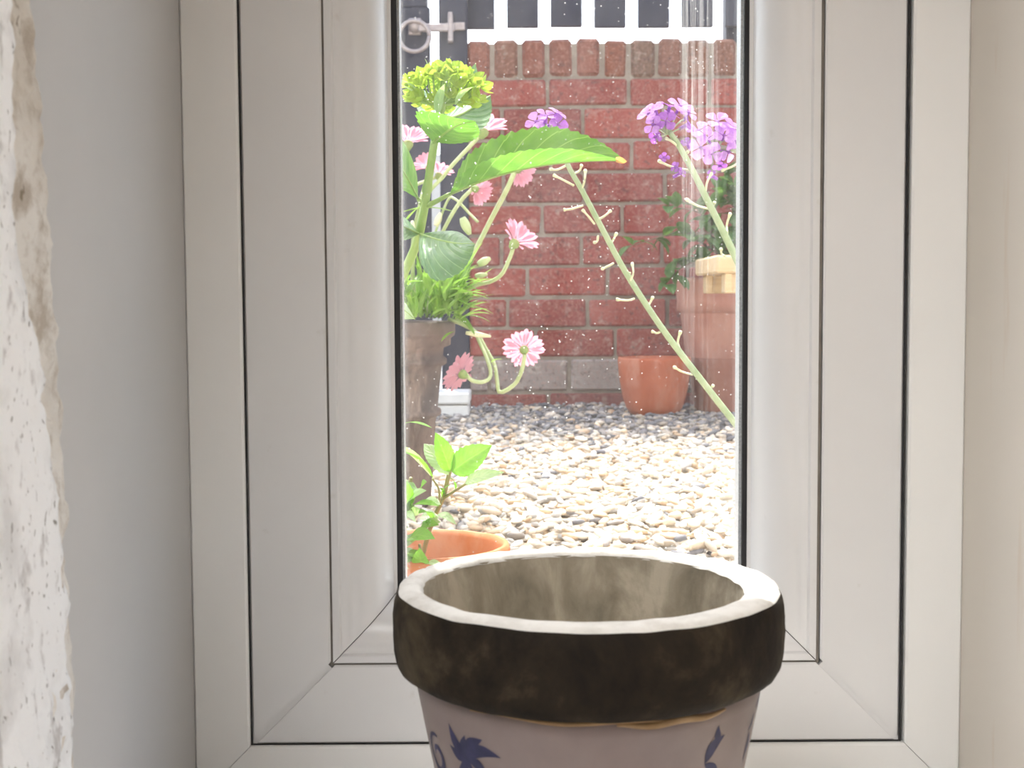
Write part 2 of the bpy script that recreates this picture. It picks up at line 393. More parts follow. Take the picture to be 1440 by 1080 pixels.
def lathe(prof, cx, cy, seg=64, fn=None, closed=False):
    V, F = [], []; n = len(prof)
    for i, (r, z) in enumerate(prof):
        for k in range(seg):
            w = 2*math.pi*k/seg; p = Vector((cx+r*math.cos(w), cy+r*math.sin(w), z))
            if fn: p = fn(p, r, w, z, i)
            V.append(tuple(p))
    for i in range(n-1):
        for k in range(seg): F.append((i*seg+k, i*seg+(k+1) % seg, (i+1)*seg+(k+1) % seg, (i+1)*seg+k))
    if closed: F.append(tuple((n-1)*seg+k for k in range(seg)))
    return V, F
def disc(cx, cy, z, r, seg=40, rough=.004):
    V = [(cx, cy, z)]; F = []
    for j in (1, 2, 3, 4):
        for k in range(seg):
            w = 2*math.pi*k/seg; V.append((cx+r*j/4*math.cos(w), cy+r*j/4*math.sin(w), z+random.uniform(-rough, rough)))
    for k in range(seg): F.append((0, 1+k, 1+(k+1) % seg))
    for j in range(3):
        for k in range(seg): F.append((1+j*seg+k, 1+(j+1)*seg+k, 1+(j+1)*seg+(k+1) % seg, 1+j*seg+(k+1) % seg))
    return V, F
def leaf3(mid, e1, e2, teeth=16, depth=.06, bulge=.05, nu=None):
    """leaf blade from three 3-D curves: midrib and the two margins"""
    nu = nu or (teeth*4+1 if teeth else 17); nh = 4
    A, B, C = cr(mid, nu), cr(e1, nu), cr(e2, nu); V, F, U = [], [], []
    for i in range(nu):
        u = i/(nu-1); s = (1-depth*(1-(i % 4)/4.)) if teeth and 0 < i < nu-1 else 1
        for j in range(-nh, nh+1):
            E = B[i] if j < 0 else C[i]; f = abs(j)/nh; d = (E-A[i])*(f*(s if abs(j) == nh else 1))
            t = A[min(i+1, nu-1)]-A[max(i-1, 0)]; nrm = t.cross(E-A[i])
            if j > 0: nrm = -nrm
            w = (E-A[i]).length
            nrm = nrm.normalized() if nrm.length > 1e-9 else Vector((0,0,0))
            V.append(tuple(A[i]+d+nrm*(bulge*w*math.sin(f*math.pi)))); U.append((u, .5+.5*j/nh))
    w = 2*nh+1
    for i in range(nu-1):
        for j in range(w-1): F.append((i*w+j, i*w+j+1, (i+1)*w+j+1, (i+1)*w+j))
    return V, F, U
def leafp(base, tip, width, up=Vector((0,0,1)), fold=.25, droop=.12, teeth=8, shape=.42, depth=.07):
    """leaf from base to tip with a side width, folded up along the midrib and arched"""
    base, tip = Vector(base), Vector(tip); ax = tip-base; L = ax.length; t = ax.normalized()
    side = t.cross(Vector(up))
    if side.length < .05: side = t.cross(Vector((1,0,0)))
    side.normalize(); nn = side.cross(t).normalized()
    mid, e1, e2 = [], [], []
    for i in range(7):
        u = i/6; c = base + ax*u + nn*(droop*L*math.sin(u*math.pi))
        w = width*.5*(math.sin(math.pi*u**(math.log(.5)/math.log(shape)))**.8 if 0 < u < 1 else 0)
        mid.append(c); e1.append(c - side*w + nn*(w*fold)); e2.append(c + side*w + nn*(w*fold))
    return leaf3(mid, e1, e2, teeth, depth)
def mkleaf(name, vfu, material, parent, **kw): return mk(name, vfu[:2], material, parent, uvs=vfu[2], **kw)

# ================================================================== THE SETTING, indoors
WY = .74                                     # inner face of the window frame
FX0, FX1, FZ0, FZ1 = -.150, .2206, .051, .700 # outer edges of the visible frame
GX0, GX1, GZ0, GZ1 = -.1042, .1738, .0968, .654   # bead outer edges
SX0, SX1, SZ0, SZ1 = -.0685, .1385, .1325, .618   # sight line of the glass
SILL = .020
RX0, RX1, RZ1 = -.1815, .2535, .731          # the reveals
INY, OUTY = .36, .87                         # inner and outer faces of the house wall
def wall_with_hole(x0, x1, z0, z1, hx0, hx1, hz0, hz1, y0, y1):
    return join(box(x0, hx0, y0, y1, z0, z1), box(hx1, x1, y0, y1, z0, z1), box(hx0, hx1, y0, y1, z0, hz0), box(hx0, hx1, y0, y1, hz1, z1))
FLOOR_Z, CEIL_Z, RMX0, RMX1, RMY = -.80, 1.62, -1.7, 1.7, -2.9
mk('wall_front', wall_with_hole(RMX0-.25, RMX1+.25, FLOOR_Z-.05, 2.6, RX0-.012, RX1+.012, SILL-.03, RZ1+.012, INY, OUTY-.012), M['wall'], smooth=False, kind='structure')
mk('wall_front_render', wall_with_hole(RMX0-.25, RMX1+.25, -.2, 2.6, RX0-.002, RX1+.002, .06, RZ1+.1, OUTY-.011, OUTY+.004), M['render'], smooth=False, kind='structure')
bx('floor', (RMX0, RMX1, RMY, INY, FLOOR_Z-.05, FLOOR_Z), M['wood_floor'], kind='structure')
bx('ceiling', (RMX0, RMX1, RMY, INY, CEIL_Z, CEIL_Z+.05), M['ceiling'], kind='structure')
bx('wall_left', (RMX0-.2, RMX0, RMY, INY, FLOOR_Z, CEIL_Z), M['wall'], kind='structure')
bx('wall_back', (RMX0-.2, RMX1+.2, RMY-.2, RMY, FLOOR_Z, CEIL_Z), M['wall'], kind='structure')
# right wall with an unseen glazed door, added to let daylight in
mk('wall_right', join(box(RMX1, RMX1+.2, RMY, -2.0, FLOOR_Z, CEIL_Z), box(RMX1, RMX1+.2, -.5, INY, FLOOR_Z, CEIL_Z), box(RMX1, RMX1+.2, -2.0, -.5, 1.35, CEIL_Z)), M['wall'], smooth=False, kind='structure')
dr = empty('added_door_1', (RMX1+.1, -1.25, FLOOR_Z), kind='structure')
for (y0, y1, z0, z1) in ((-2.0, -1.93, FLOOR_Z, 1.35), (-.57, -.5, FLOOR_Z, 1.35), (-1.93, -.57, 1.28, 1.35), (-1.93, -.57, FLOOR_Z, FLOOR_Z+.08), (-1.28, -1.22, FLOOR_Z+.08, 1.28)):
    bx('door_frame', (RMX1+.06, RMX1+.14, y0, y1, z0, z1), M['upvc'], dr, .004)
bx('pane', (RMX1+.09, RMX1+.11, -1.93, -1.28, FLOOR_Z+.08, 1.28), M['glass'], dr)
bx('pane', (RMX1+.09, RMX1+.11, -1.22, -.57, FLOOR_Z+.08, 1.28), M['glass'], dr)

mk('wall_front_packing', join(box(RX0-.0115, FX0-.0009, WY+.0045, WY+.069, SILL-.0295, RZ1+.0115), box(FX1+.0009, RX1+.0115, WY+.0045, WY+.069, SILL-.0295, RZ1+.0115),
    box(FX0-.0009, FX1+.0009, WY+.0045, WY+.069, SILL-.0295, FZ0-.0009), box(FX0-.0009, FX1+.0009, WY+.0045, WY+.069, FZ1+.0009, RZ1+.0115)), M['render'], smooth=False, kind='structure')
# reveals: lining boards, sill
bx('wall_left_reveal', (RX0-.011, RX0, INY+.001, WY-.004, SILL-.002, RZ1), M['reveal_grey'], kind='structure')
bx('wall_right_reveal', (RX1, RX1+.011, INY+.001, WY-.004, SILL-.002, RZ1), M['reveal_cream'], kind='structure')
bx('ceiling_reveal', (RX0, RX1, INY+.001, WY-.004, RZ1, RZ1+.011), M['reveal_grey'], kind='structure')
fixn(mk('trim_1', join(box(RX0, RX1, INY-.001, WY-.004, SILL-.028, SILL), box(RX0-.07, RX1+.07, INY-.05, INY-.001, SILL-.028, SILL, .004)), M['trim'], smooth=False, kind='structure', label='white window board under the pot'))

# ragged plaster and flaking paint on the left reveal
def edge_layer(name, material, dfun, thick, seed, rough):
    nz, nd = 260, 44; V, F = [], []
    z0, z1 = SILL, RZ1
    for i in range(nz):
        z = z0+(z1-z0)*i/(nz-1); de = dfun(z)
        for j in range(nd):
            s = j/(nd-1); d = INY+.001+(de-INY-.001)*s
            h = noise.fractal(Vector((seed, d*130, z*75)), .7, 2.1, 5)
            h2 = noise.noise(Vector((seed+9, d*25, z*18)))
            e = min(1, (1-s)/.06)          # roll down to the board at the ragged edge
            t = (thick + rough*(h*.7+h2*.8))*(e**.5)
            V.append((RX0+max(t, -.001), d, z))
    for i in range(nz-1):
        for j in range(nd-1): F.append((i*nd+j, i*nd+j+1, (i+1)*nd+j+1, (i+1)*nd+j))
    return fixn(mk(name, (V, F), material, kind='structure'))
def d_of(px, z):                     # depth on the left reveal for a photo column
    return -RX0*FPX/(720-px)
def ragged(z, seed, amp):
    return amp*(noise.fractal(Vector((seed, z*28, 1.3)), .8, 2.2, 5)*.8 + .6*noise.noise(Vector((seed, z*90, 4))))
def sm(a, b, x):
    t = max(0, min(1, (x-a)/(b-a))); return t*t*(3-2*t)
edge_layer('trim_2', M['plaster'], lambda z: d_of(60+25*sm(.42, .22, z), z)+ragged(z, 3.1, .0085), .0026, 2.0, .0028)
edge_layer('trim_3', M['paint'], lambda z: d_of(18+54*sm(.36, .20, z), z)+ragged(z, 8.7, .0085), .0050, 7.0, .0020)

# ---------------------------------------------------------------- the window
win = empty('window_1', ((FX0+FX1)/2, WY, FZ0), kind='structure')
def mitred(x0, x1, z0, z1, side, prof, inset=0.0):
    """extrude a profile [(t, y)] (t = distance inwards from the outer rectangle) along one side, mitred at 45 degrees"""
    V = []; n = len(prof)
    for end in (0, 1):
        for t, y in prof:
            k = inset
            if side == 'L': p = (x0+t, y, (z0+t+k) if end == 0 else (z1-t-k))
            if side == 'R': p = (x1-t, y, (z0+t+k) if end == 0 else (z1-t-k))
            if side == 'B': p = ((x0+t+k) if end == 0 else (x1-t-k), y, z0+t)
            if side == 'T': p = ((x0+t+k) if end == 0 else (x1-t-k), y, z1-t)
            V.append(p)
    F = [(i, (i+1) % n, n+(i+1) % n, n+i) for i in range(n)]
    F += [tuple(range(n))[::-1], tuple(range(n, 2*n))]
    return V, F
FW = .0458
fprof = [(0, WY+.001), (.001, WY), (FW-.0014, WY), (FW-.0004, WY+.0009), (FW-.0004, WY+.07), (0, WY+.07)]
for s in 'LRBT': fixn(mk('frame_rail', mitred(FX0, FX1, FZ0, FZ1, s, fprof, .0022), M['upvc'], win, smooth=False))
# recessed weld seam at each corner of the frame
for (cx, cz, dx, dz) in ((FX0, FZ0, 1, 1), (FX1, FZ0, -1, 1), (FX0, FZ1, 1, -1), (FX1, FZ1, -1, -1)):
    a = Vector((cx, 0, cz)); b = Vector((cx+dx*(FW-.001), 0, cz+dz*(FW-.001))); t = Vector((dx, 0, -dz)).normalized()*.0021
    q = [a-t, b-t, b+t, a+t]
    V = [(p.x, WY+.0012, p.z) for p in q]+[(p.x, WY+.03, p.z) for p in q]
    fixn(mk('weld_seam', (V, [(0,1,2,3), (4,7,6,5), (0,4,5,1), (1,5,6,2), (2,6,7,3), (3,7,4,0)]), M['upvc'], win, smooth=False))
# glazing beads with a lip, a shallow face and a rounded nose
BW = SX0-GX0
bp = [(0, WY+.03), (.0007, WY+.0012), (.0010, WY+.0005), (.0048, WY+.0002), (.0056, WY+.0012), (.0060, WY+.0018)]
for i in range(9):
    u = i/8; bp.append((.0065+(BW*.30-.0065)*u, WY+.0018+.0010*u*u))
for i in range(1, 11):
    w = math.pi/2*i/10; u = i/10; bp.append((BW*.30+BW*.635*u, WY+.0028+BW*.635/1.309*(-math.log(math.cos(1.309*u)))))
bp += [(BW*.945, WY+.0282), (BW, WY+.0288), (BW, WY+.0302), (.002, WY+.0302)]
for s in 'LRBT':
    o = fixn(mk('glazing_bead', mitred(GX0, GX1, GZ0, GZ1, s, bp, .00035), M['upvc'], win))
    o.data.polygons.foreach_set('use_smooth', [len(p.vertices) == 4 for p in o.data.polygons])
    o.data.set_sharp_from_angle(angle=RAD(35))
GY = WY+.0325
# dark seam between frame and bead, black gasket at the glass
def ring(x0, x1, z0, z1, w, y0, y1):
    return [box(x0, x0+w, y0, y1, z0, z1), box(x1-w, x1, y0, y1, z0, z1), box(x0+w, x1-w, y0, y1, z0, z0+w), box(x0+w, x1-w, y0, y1, z1-w, z1)]
for b_ in ring(GX0-.0009, GX1+.0009, GZ0-.0009, GZ1+.0009, .0016, WY+.0020, WY+.02): fixn(mk('seam', b_, M['seam'], win, smooth=False))
for b_ in ring(SX0-.002, SX1+.002, SZ0-.002, SZ1+.002, .0052, WY+.0306, GY): fixn(mk('gasket', b_, M['rubber'], win, smooth=False))
for b_ in ring(FX0-.0008, FX1+.0008, FZ0-.0008, FZ1+.0008, .0008, WY-.001, WY+.05): fixn(mk('sealant_gap', b_, M['rubber'], win, smooth=False))
bx('pane', (SX0-.008, SX1+.008, GY+.0002, GY+.004, SZ0-.008, SZ1+.008), M['glass'], win)
for b_ in ring(SX0-.006, SX1+.006, SZ0-.006, SZ1+.006, .0102, GY+.0045, GY+.0175): fixn(mk('spacer_bar', b_, M['alu'], win, smooth=False))
bx('pane', (SX0-.008, SX1+.008, GY+.018, GY+.022, SZ0-.008, SZ1+.008), M['dusty_glass'], win)
oprof = [(0, WY+.0705), (FW+BW-.004, WY+.0705), (FW+BW-.004, GY+.0222), (FW, GY+.0222), (FW, WY+.0500), (0, WY+.0702)]
oprof = [(FW+.0005, GY+.0222), (FW+BW-.003, GY+.0222), (FW+BW-.006, WY+.069), (FW+.0005, WY+.069)]
for s in 'LRBT': fixn(mk('outer_rebate', mitred(FX0, FX1, FZ0, FZ1, s, oprof, 0), M['upvc'], win, smooth=False))
# cover trims around the frame, mitred
tw = FX0-.0008-RX0
tp = [(0, WY-.004), (0, WY-.0055), (.001, WY-.0065), (tw-.0012, WY-.0045), (tw, WY-.0036), (tw, WY+.004), (0, WY+.004)]
tb = empty('trim_4', ((RX0+RX1)/2, WY, SILL), kind='structure', label='white mitred cover strips framing the window')
for s in 'LRBT': fixn(mk('cover_strip', mitred(RX0, RX1, SILL, RZ1, s, tp, .0002), M['trim'], tb, smooth=False))

# ---------------------------------------------------------------- added indoor lamps: unseen fill lights behind the camera
def lamp(name, label, loc, energy, color, size, drop):
    t = empty(name, loc, label, 'lamp')
    x, y, z = loc
    fixn(mk('shade', lathe([(size, z-drop-.10), (size*.98, z-drop-.098), (size*.55, z-drop), (.03, z-drop+.03), (.025, z-drop+.03), (size*.5, z-drop-.006), (size*.95, z-drop-.1), (size, z-drop-.1)], x, y, 40), M['white_shade'], t))
    fixn(mk('cord', tube([(x, y, z), (x, y, z-drop+.02)], .004, n=3), M['plastic_pot'], t))
    fixn(mk('ceiling_rose', lathe([(.001, z-.03), (.035, z-.028), (.045, z)], x, y, 24), M['white_shade'], t))
    bm_ = NT(name+'_bulb'); e = bm_.n('ShaderNodeEmission'); e.inputs[0].default_value = (*color, 1); e.inputs[1].default_value = 6
    fixn(mk('bulb', lathe([(.001, z-drop-.075), (.02, z-drop-.07), (.03, z-drop-.05), (.022, z-drop-.02), (.012, z-drop)], x, y, 20), bm_.done(e), t))
    ld = bpy.data.lights.new(name+'_light', 'POINT'); ld.energy = energy; ld.color = color; ld.shadow_soft_size = .09
    lo = bpy.data.objects.new(name+'_light', ld); COL.objects.link(lo); lo.parent = t; lo.location = (0, 0, -drop-.17)
lamp('added_pendant_lamp', 'added unseen pendant lamp hanging in the right half of the room', (1.32, -.22, CEIL_Z), 5, (1, .97, .93), .17, .95)  # added to brighten the left plaster from the right
lamp('added_warm_pendant_lamp', 'added unseen pendant lamp with a warm bulb near the left wall', (-1.2, -.25, CEIL_Z), 7, (1, .76, .55), .15, 1.0)  # added to throw warm light on the right reveal

gl_ = empty('added_globe_lamp', (-.45, -.55, CEIL_Z), 'added unseen glowing globe lamp hanging close behind the window place', 'lamp')
em = NT('added_globe_glow'); e_ = em.n('ShaderNodeEmission'); e_.inputs[0].default_value = (1, .985, .97, 1); e_.inputs[1].default_value = 4.8; em_m = em.done(e_)  # unseen globe added to glow on the lower part of the window frame
fixn(mk('glowing_globe', lathe([(.27*math.sin(math.pi*(i+.15)/24.3)*(1+.008*(i % 2)), CEIL_Z-.36-.27*math.cos(math.pi*(i+.15)/24.3)) for i in range(25)], -.45, -.55, 40), em_m, gl_))
fixn(mk('cord', tube([(-.45, -.55, CEIL_Z), (-.45, -.55, CEIL_Z-.1)], .004, n=3), M['plastic_pot'], gl_))
fixn(mk('ceiling_rose', lathe([(.001, CEIL_Z-.03), (.035, CEIL_Z-.028), (.045, CEIL_Z)], -.45, -.55, 24), M['white_shade'], gl_))

# ================================================================== THE SETTING, outdoors
WALLY = 3.72
gb = empty('floor_garden', (0, 2.2, 0), kind='structure', label='gravel bed of the yard')
bx('gravel_base', (-2.6, 2.8, OUTY+.004, WALLY+.02, -.08, -.006), M['sand'], gb)
bx('floor_lane', (-14, 14, WALLY+.25, 24, -.1, -.012), M['paving'], kind='structure')
bx('floor_threshold', (-2.6, 2.8, WALLY+.02, WALLY+.25, -.1, -.015), M['paving'], kind='structure')

bx('wall_lane', (-9, 9, 13.0, 13.25, -.05, 1.72), M['render'], kind='structure')
# pebbles
def pebble_shape(seed, sub=1):
    import bmesh
    bm = bmesh.new(); bmesh.ops.create_icosphere(bm, subdivisions=sub, radius=1)
    V = []
    for v in bm.verts:
        p = v.co; k = 1+.22*noise.noise(p*1.1+Vector((seed*3.7, 0, 0)))+.10*noise.noise(p*2.6+Vector((0, seed*5.1, 0)))
        V.append((p*k)[:])
    F = [[q.index for q in f.verts] for f in bm.faces]; bm.free()
    return np.array(V), np.array(F)
PSH = [pebble_shape(i, 2 if False else 1) for i in range(10)]
PCOL = np.array([(.80,.72,.60), (.84,.79,.70), (.76,.60,.42), (.86,.83,.78), (.70,.52,.36), (.80,.70,.58), (.60,.57,.53), (.85,.77,.66), (.78,.66,.52), (.50,.48,.45)])
SHADE_GREYS = np.array([(.24,.24,.255), (.32,.31,.32), (.20,.20,.22), (.42,.38,.35), (.55,.48,.40)])  # stones near the wall: its shade put into their colour
pts = []
def visw(y): return -.85-.1*y, .95+.12*y
cell = .0185
ys = np.arange(.92, WALLY-.005, cell)
for y in ys:
    xa, xb = (-.75, .95) if y < 1.3 else (-.75-.2*(y-1.3), .95+.2*(y-1.3))
    n = int((xb-xa)/cell)
    xs_ = xa+cell*(np.arange(n)+rng.random(n)*.9)
    for x in xs_: pts.append((x, y+rng.random()*cell*.9, 0))
pts = np.array(pts)
extra = rng.random(len(pts)) < .35
p2 = pts[extra].copy(); p2[:, :2] += rng.normal(0, .006, (len(p2), 2)); p2[:, 2] = .007
pts = np.concatenate([pts, p2]); pts = pts[pts[:, 1] < WALLY-.008]
NPB = len(pts)
size = rng.uniform(.0068, .0118, NPB)*np.where(rng.random(NPB) < .07, 1.35, 1)
rotz = rng.uniform(0, 6.28, NPB); tilt = rng.normal(0, .25, (NPB, 2))
sclx = rng.uniform(1.0, 1.6, NPB); scly = rng.uniform(.65, .95, NPB); sclz = rng.uniform(.32, .55, NPB)
pz = pts[:, 2]+rng.uniform(-.003, .002, NPB)+.001
gk = np.clip((pts[:, 1]-2.75)/.35, 0, 1)*.85+.05  # painted shade: share of dark stones grows towards the wall
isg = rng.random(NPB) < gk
pc = np.where(isg[:, None], SHADE_GREYS[rng.integers(0, len(SHADE_GREYS), NPB)], PCOL[rng.integers(0, len(PCOL), NPB)])
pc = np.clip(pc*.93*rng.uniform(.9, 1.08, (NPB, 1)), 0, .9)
shp = rng.integers(0, len(PSH), NPB)
# which ones show largest: inside the glass and not behind the pot
X, Y = pts[:, 0], pts[:, 1]
zc = Y*math.cos(PITCH)+(CZ-pz)*math.sin(PITCH)
ppx = 720+FPX*X/zc; ppy = 540+FPX*((CZ-pz)*math.cos(PITCH)-Y*math.sin(PITCH))/zc
vis = (ppx > 565) & (ppx < 1036) & (ppy < 775) & (ppy > 585) & ~((ppx < 700) & (ppy > 640))
order = np.where(vis)[0]; order = order[np.argsort(-(size[order]*sclx[order]/Y[order]))][:300]
solo = np.zeros(NPB, bool); solo[order] = True
def rotm(i):
    return np.array((Matrix.Rotation(rotz[i], 3, 'Z') @ Matrix.Rotation(tilt[i, 0], 3, 'X') @ Matrix.Rotation(tilt[i, 1], 3, 'Y')))
def color_attr(me, cols):
    a = me.attributes.new('Col', 'FLOAT_COLOR', 'POINT')
    a.data.foreach_set('color', np.concatenate([cols, np.ones((len(cols), 1))], 1).astype(np.float32).ravel())
VV, FF, CC, off = [], [], [], 0
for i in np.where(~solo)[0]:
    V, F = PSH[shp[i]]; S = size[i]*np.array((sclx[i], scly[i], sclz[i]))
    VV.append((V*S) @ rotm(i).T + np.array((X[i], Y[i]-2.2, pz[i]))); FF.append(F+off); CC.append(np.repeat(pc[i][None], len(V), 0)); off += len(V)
VV = np.concatenate(VV); FF = np.concatenate(FF); CC = np.concatenate(CC)
me = bpy.data.meshes.new('pebbles'); me.vertices.add(len(VV)); me.vertices.foreach_set('co', VV.astype(np.float32).ravel())
me.loops.add(FF.size); me.loops.foreach_set('vertex_index', FF.astype(np.int32).ravel())
me.polygons.add(len(FF)); me.polygons.foreach_set('loop_start', np.arange(0, FF.size, 3, dtype=np.int32))
me.update(calc_edges=True); me.polygons.foreach_set('use_smooth', np.ones(len(FF), bool)); color_attr(me, CC); me.materials.append(M['pebble'])
po = bpy.data.objects.new('pebbles', me); COL.objects.link(po); po.parent = gb; po['kind'] = 'stuff'
pmesh = {}
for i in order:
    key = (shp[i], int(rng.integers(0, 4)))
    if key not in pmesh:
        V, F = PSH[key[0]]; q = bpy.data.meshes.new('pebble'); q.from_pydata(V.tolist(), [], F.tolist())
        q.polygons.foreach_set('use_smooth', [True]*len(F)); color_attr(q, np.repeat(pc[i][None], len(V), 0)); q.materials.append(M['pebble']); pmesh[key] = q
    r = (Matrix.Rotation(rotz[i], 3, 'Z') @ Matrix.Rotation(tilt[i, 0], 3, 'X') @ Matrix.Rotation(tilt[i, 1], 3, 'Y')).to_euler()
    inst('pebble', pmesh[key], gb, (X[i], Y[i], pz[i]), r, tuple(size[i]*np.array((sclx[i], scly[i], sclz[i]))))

# ---------------------------------------------------------------- garden brick wall
PXM = FPX/WALLY
def zw(y): return P(850, y, WALLY).z
WX0 = P(656, 300, WALLY).x; WX1 = 2.4
wb = empty('wall_garden', ((WX0+WX1)/2, WALLY, 0), kind='structure', label='red brick garden wall with a brick on edge coping')
ztop = zw(54)
bx('mortar_core', (WX0+.004, WX1, WALLY+.009, WALLY+.215, -.06, ztop-.012), M['mortar'], wb)
def brick_mesh(L, H, D, seed, bev=.005):
    import bmesh
    bm = bmesh.new(); bmesh.ops.create_cube(bm, size=1)
    for v in bm.verts: v.co = Vector((v.co.x*L, v.co.y*D, v.co.z*H))
    bmesh.ops.bevel(bm, geom=list(bm.edges), offset=bev, segments=1, affect='EDGES')
    for v in bm.verts:
        q = v.co*22+Vector((seed*7.3, 0, 0)); v.co += Vector((noise.noise(q), .6*noise.noise(q+Vector((9,0,0))), noise.noise(q+Vector((0,7,0)))))*.0032
    q = bpy.data.meshes.new('brick'); bm.to_mesh(q); bm.free(); return q
joints = [54, 108.5, 150, 197, 241, 286, 330, 374, 418, 461, 503.5, 551, 592]
BL = 112.5/PXM
cop = [brick_mesh(.0655, zw(55)-zw(107.5), .215, i, .009) for i in range(6)]
for q in cop: q.materials.append(M['brick_coping'])
x = WX0+.004; i = 0
while x < WX1-.07:
    inst('coping_brick', cop[i % 6], wb, (x+.033, WALLY+.108+random.uniform(-.003, .003), (zw(55)+zw(107.5))/2+random.uniform(-.003, .003)), (0, random.uniform(-.02, .02), 0), (random.uniform(.95, 1.03), 1, 1)); x += .0765; i += 1
offs = [771, 708+112, 771+4, 822, 762, 818, 741, 826, 752, 800, 770]
for r in range(len(joints)-2):
    zt, zb = zw(joints[r+1]), zw(joints[r+2]); h = zt-zb-.0095
    grey = r == 9
    vars_ = [brick_mesh(BL-.0105, h, .10, 20+r*3+k) for k in range(3)]
    half = [brick_mesh(BL*.47-.0105, h, .10, 90+r)]
    for q in vars_+half: q.materials.append(M['brick_grey'] if grey else M['brick'])
    x0 = P(offs[r], 300, WALLY).x; k0 = math.ceil((x0-WX0)/BL); x = x0-k0*BL; k = 0
    while x < WX1-BL:
        xa = x; xb = x+BL
        if xb > WX0+.05:
            zz = (zt+zb)/2+random.uniform(-.0015, .0015); yy = WALLY+.05+random.uniform(-.0025, .0025)
            if xa >= WX0-.01: inst('brick', vars_[k % 3], wb, ((xa+xb)/2, yy, zz), (0, random.uniform(-.006, .006), 0))
            else:
                ww = xb-WX0; inst('brick', half[0], wb, (WX0+ww/2, yy, zz), (0, 0, 0), ((ww-.0105)/(BL*.47-.0105), 1, 1))
        x += BL; k += 1

# ---------------------------------------------------------------- navy fence above the wall, post and gate
FY = WALLY+.06
fe = empty('picket_fence', (1.1, FY, ztop), 'navy blue picket fence with open gaps above the brick wall', 'fence')
zf = P(850, 39, FY).z; FTOP = 1.80
x = P(655, 20, FY).x; pitch = 60.4/FPX*FY; wbd = 43/FPX*FY
fx0 = P(713, 20, FY).x
pk = brick_mesh(wbd, FTOP-zf, .02, 300, .002); pk.name = 'picket'; pk.materials.append(M['navy'])
k = -1
while fx0+k*pitch+wbd < WX1:
    inst('picket', pk, fe, (fx0+k*pitch+wbd/2, FY, (zf+FTOP)/2+random.uniform(-.003, .003))); k += 1
for zr in (zf+.14, FTOP-.22): bx('rail', (fx0-pitch, WX1, FY+.011, FY+.045, zr, zr+.07), M['navy'], fe, .002)
for xx in (.62, 1.5, 2.3): bx('post', (xx, xx+.07, FY+.046, FY+.116, ztop-.008, FTOP), M['navy'], fe, .003)
gp = bx('gate_post', (P(617, 30, WALLY).x, P(657, 30, WALLY).x, WALLY-.005, WALLY+.045, -.04, 1.9), M['navy'], None, .003, label='square navy wooden gate post at the end of the brick wall', cat='post')
gx1 = P(605, 30, WALLY).x
ga = empty('garden_gate', (gx1-.45, WALLY, .03), 'navy blue boarded garden gate with an iron ring latch', 'gate')
gt = P(580, 10, WALLY).z; gy = WALLY+.01
bw = .094; x = gx1; gbot = .02
bd = brick_mesh(bw-.004, gt-gbot, .022, 310, .003); bd.name = 'board'; bd.materials.append(M['navy'])
pd = brick_mesh(.088, 1.85-gt, .02, 311, .003); pd.name = 'picket'; pd.materials.append(M['navy'])
for k in range(10): inst('board', bd, ga, (x-bw*(k+.5), gy, (gt+gbot)/2))
px_ = P(601, 5, WALLY).x
for k in range(8): inst('picket', pd, ga, (px_-.044-k*.115, gy, (1.85+gt)/2))
for zr in (.18, .62, gt-.13, 1.60): bx('ledge', (gx1-.94, gx1-.004, gy+.012, gy+.042, zr, zr+.09), M['navy'], ga, .003)
rc = P(583, 52, WALLY-.02)
def torus(c, R, r, seg=36, sq=1.0):
    return tube([(c.x+R*math.cos(2*math.pi*i/24), c.y, c.z+R*sq*math.sin(2*math.pi*i/24)) for i in range(25)], r, n=seg+1, seg=8)
la = fixn(mk('ring_latch', torus(rc+Vector((0, -.012, 0)), .042, .0065), M['iron'], ga, label='grey iron ring latch'))
fixn(mk('latch_plate', box(rc.x-.018, rc.x+.018, gy-.019, gy-.011, rc.z+.008, rc.z+.055, .003), M['iron'], la, smooth=False))
fixn(mk('latch_boss', lathe([(.001, -.03), (.014, -.028), (.017, -.012), (.02, 0)], 0, 0, 18, lambda p, r, w, z, i: Vector((rc.x+p.x, gy-.012+p.z, rc.z+.03+p.y))), M['iron'], la))
lb = P(600, 38, WALLY-.03)
fixn(mk('latch_bar', box(rc.x+.01, P(640, 38, WALLY).x, WALLY-.032, WALLY-.020, lb.z-.012, lb.z+.010, .003), M['iron'], la, smooth=False))
kx = P(634, 38, WALLY).x
kp = bx('latch_keep', (kx-.007, kx+.007, WALLY-.034, WALLY-.0055, P(634, 62, WALLY).z, P(634, 20, WALLY).z), M['iron'], gp.parent, .003, label='upright iron keep of the gate latch on the post', cat='latch keep')
kp2 = bx('keep_plate', (kx-.012, P(655, 38, WALLY).x-.002, WALLY-.018, WALLY-.0055, P(634, 44, WALLY).z, P(634, 33, WALLY).z), M['iron'], None, .002)
ORG[kp.name] = Vector((0, 0, 0)); kp2.parent = kp

# white painted stone block at the foot of the gate
wx0, wx1 = P(585, 570, 3.36).x, P(659, 570, 3.36).x
sb = empty('stone_block', ((wx0+wx1)/2, 3.42, 0), 'low white painted stone block in front of the gate foot', 'block')
bx('block_base', (wx0, wx1, 3.36, 3.50, -.008, .033), M['white_stone'], sb, .003)
bx('block_cap', (wx0-.003, wx1+.003, 3.355, 3.505, .0365, .066), M['white_stone'], sb, .004)
bx('block_joint', (wx0+.004, wx1-.004, 3.365, 3.495, .0325, .037), M['seam'], sb)

